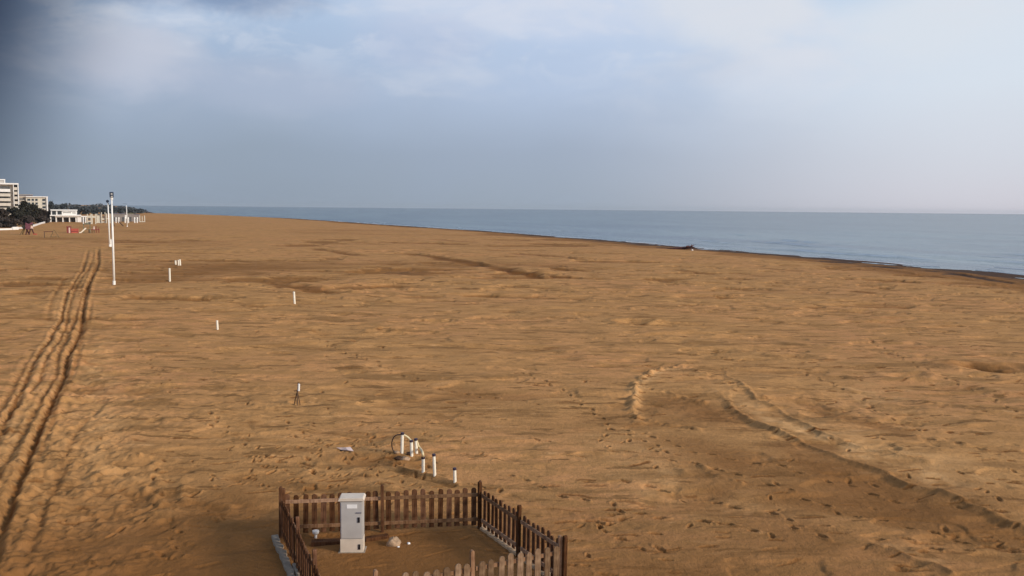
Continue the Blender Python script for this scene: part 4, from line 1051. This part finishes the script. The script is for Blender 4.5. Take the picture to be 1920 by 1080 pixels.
w = bpy.data.worlds.new("World"); S.world = w; w.use_nodes = True; N, L = w.node_tree.nodes, w.node_tree.links
bg = N["Background"]; bg.inputs["Strength"].default_value = .1
tc = N.new("ShaderNodeTexCoord"); nrm = N.new("ShaderNodeVectorMath"); nrm.operation = 'NORMALIZE'; L.new(tc.outputs["Generated"], nrm.inputs[0])
sp = N.new("ShaderNodeSeparateXYZ"); L.new(nrm.outputs[0], sp.inputs[0])
sky = N.new("ShaderNodeTexSky"); sky.sky_type = 'NISHITA'; sky.sun_disc = False; sky.sun_elevation = R_(SUN_EL); sky.sun_rotation = R_(SUN_AZ)
def math_(op, a, b=None):
    m = N.new("ShaderNodeMath"); m.operation = op
    for i, v in enumerate((a, b)):
        if v is None: continue
        if isinstance(v, (int, float)): m.inputs[i].default_value = v
        else: L.new(v, m.inputs[i])
    return m.outputs[0]
def mr(v, a, b, c=0, d=1, smooth=True):
    m = N.new("ShaderNodeMapRange"); m.interpolation_type = 'SMOOTHSTEP' if smooth else 'LINEAR'; L.new(v, m.inputs[0])
    for i, x in enumerate((a, b, c, d)): m.inputs[1+i].default_value = x
    return m.outputs[0]
def lc(r, g, b): return tuple((((c/255)+.055)/1.055)**2.4 if c > 10 else c/255/12.92 for c in (r, g, b))
az = math_('ARCTAN2', sp.outputs[0], sp.outputs[1]); el = sp.outputs[2]
def ramp(v, st):
    r = N.new("ShaderNodeValToRGB"); L.new(v, r.inputs[0]); e = r.color_ramp.elements
    e[0].position = st[0][0]; e[0].color = (*lc(*st[0][1]), 1); e[1].position = st[-1][0]; e[1].color = (*lc(*st[-1][1]), 1)
    for p, c in st[1:-1]:
        q = e.new(p); q.color = (*lc(*c), 1)
    return r.outputs[0]
def mixc(f, a, b):
    x = N.new("ShaderNodeMix"); x.data_type = 'RGBA'
    if isinstance(f, (int, float)): x.inputs[0].default_value = f
    else: L.new(f, x.inputs[0])
    for s_, v in ((6, a), (7, b)):
        if isinstance(v, tuple): x.inputs[s_].default_value = (*v, 1)
        else: L.new(v, x.inputs[s_])
    return x.outputs[2]
def wn(sc, mp_, det=5, rough=.5, dist=0.0, off=(0, 0, 0)):
    mp = N.new("ShaderNodeMapping"); mp.inputs["Scale"].default_value = mp_; mp.inputs["Location"].default_value = off; L.new(nrm.outputs[0], mp.inputs["Vector"])
    n = N.new("ShaderNodeTexNoise"); n.inputs["Scale"].default_value = sc; n.inputs["Detail"].default_value = det; n.inputs["Roughness"].default_value = rough; n.inputs["Distortion"].default_value = dist
    L.new(mp.outputs[0], n.inputs["Vector"]); return n.outputs["Fac"]
wob = math_('ADD', el, math_('MULTIPLY', math_('SUBTRACT', wn(4, (1, 1, 2)), .5), .05))
e01 = mr(wob, 0, .5, 0, 1, False)
left = ramp(e01, [(0, (141,154,170)), (.12, (145,159,177)), (.27, (160,176,200)), (.40, (166,187,214)), (.50, (178,199,227)), (1.0, (150,175,212))])
midc = ramp(e01, [(0, (153,165,180)), (.12, (158,171,191)), (.27, (178,194,219)), (.40, (184,201,227)), (.50, (196,212,234)), (1.0, (165,188,220))])
right = ramp(e01, [(0, (205,203,212)), (.12, (207,211,221)), (.27, (212,221,232)), (.40, (212,222,234)), (.50, (208,220,235)), (1.0, (185,200,225))])
c = mixc(mr(az, -.36, .12), left, midc); c = mixc(mr(az, .02, .52), c, right)
# pale clouds
n1 = wn(5.5, (1, 1, 2.6), 6, .55, .4, (3.1, .4, 0)); cl = math_('MULTIPLY', mr(n1, .48, .72), mr(el, .07, .20))
c = mixc(math_('MULTIPLY', cl, .75), c, lc(218, 220, 228))
n2 = wn(3.2, (1, 1, 3.2), 5, .5, .6, (9.1, 2.4, 1)); c = mixc(math_('MULTIPLY', mr(n2, .50, .68), .14), c, lc(150, 166, 192))
n3 = wn(11, (1, 1, 2.4), 7, .62, .5, (4, 7, 2)); c = mixc(math_('MULTIPLY', math_('MULTIPLY', mr(n3, .50, .66), mr(el, .10, .24)), .55), c, lc(214, 219, 230))
# the pinkish cloud bank low on the left
def blob(a0, e0, ra, re, amt, col, c):
    da = math_('DIVIDE', math_('SUBTRACT', az, a0), ra); de = math_('DIVIDE', math_('SUBTRACT', el, e0), re)
    q = math_('ADD', math_('ADD', math_('MULTIPLY', da, da), math_('MULTIPLY', de, de)), math_('MULTIPLY', math_('SUBTRACT', wn(9, (1, 1, 1.8), 6, .6), .5), 2.2))
    return mixc(mr(q, 1.5, .0, 0, amt), c, lc(*col))
c = blob(-.41, .150, .075, .040, .9, (188, 194, 210), c)
c = blob(-.28, .130, .12, .03, .4, (176, 185, 205), c)
c = blob(-.36, .235, .15, .035, .9, (122, 143, 176), c)
c = blob(.03, .215, .20, .03, .55, (205, 213, 230), c)
c = blob(-.10, .185, .08, .03, .4, (182, 192, 216), c)
c = blob(.24, .225, .10, .05, .8, (216, 220, 228), c)
c = blob(.38, .235, .06, .03, .8, (184, 206, 230), c)
c = blob(.45, .20, .10, .05, .6, (216, 222, 230), c)
# lens vignette painted into the sky at the left, darkest high up
dk = math_('MULTIPLY', mr(math_('ADD', az, math_('MULTIPLY', el, -.34)), -.45, -.62), mr(az, -2.2, -1.0))
c = mixc(math_('MULTIPLY', dk, .95), c, mixc(mr(el, .0, .2), lc(62, 78, 98), lc(20, 34, 62)))
sc10 = N.new("ShaderNodeVectorMath"); sc10.operation = 'SCALE'; L.new(c, sc10.inputs[0]); sc10.inputs[3].default_value = 10.0
fin = mixc(.98, sky.outputs[0], sc10.outputs[0])
L.new(fin, bg.inputs["Color"])

HAZE = 1
if HAZE:
    mb = MB().box(-9100, 9100, -9100, 9100, -10, 30)
    hm = bpy.data.materials.new('haze'); hm.use_nodes = True; hn, hl = hm.node_tree.nodes, hm.node_tree.links
    hn.remove(hn["Principled BSDF"]); pv = hn.new("ShaderNodeVolumePrincipled"); pv.inputs["Density"].default_value = 5.0e-5; pv.inputs["Color"].default_value = (.66, .74, .82, 1)
    hl.new(pv.outputs[0], hn["Material Output"].inputs["Volume"])
    hz = mb.build('haze', hm); tag(hz, 'thin sea haze over the beach and water', kind='stuff')
S.view_settings.view_transform = 'Standard'; S.view_settings.look = 'None'; S.view_settings.gamma = 1.0; S.view_settings.exposure = 0.07
S.render.engine = 'CYCLES'
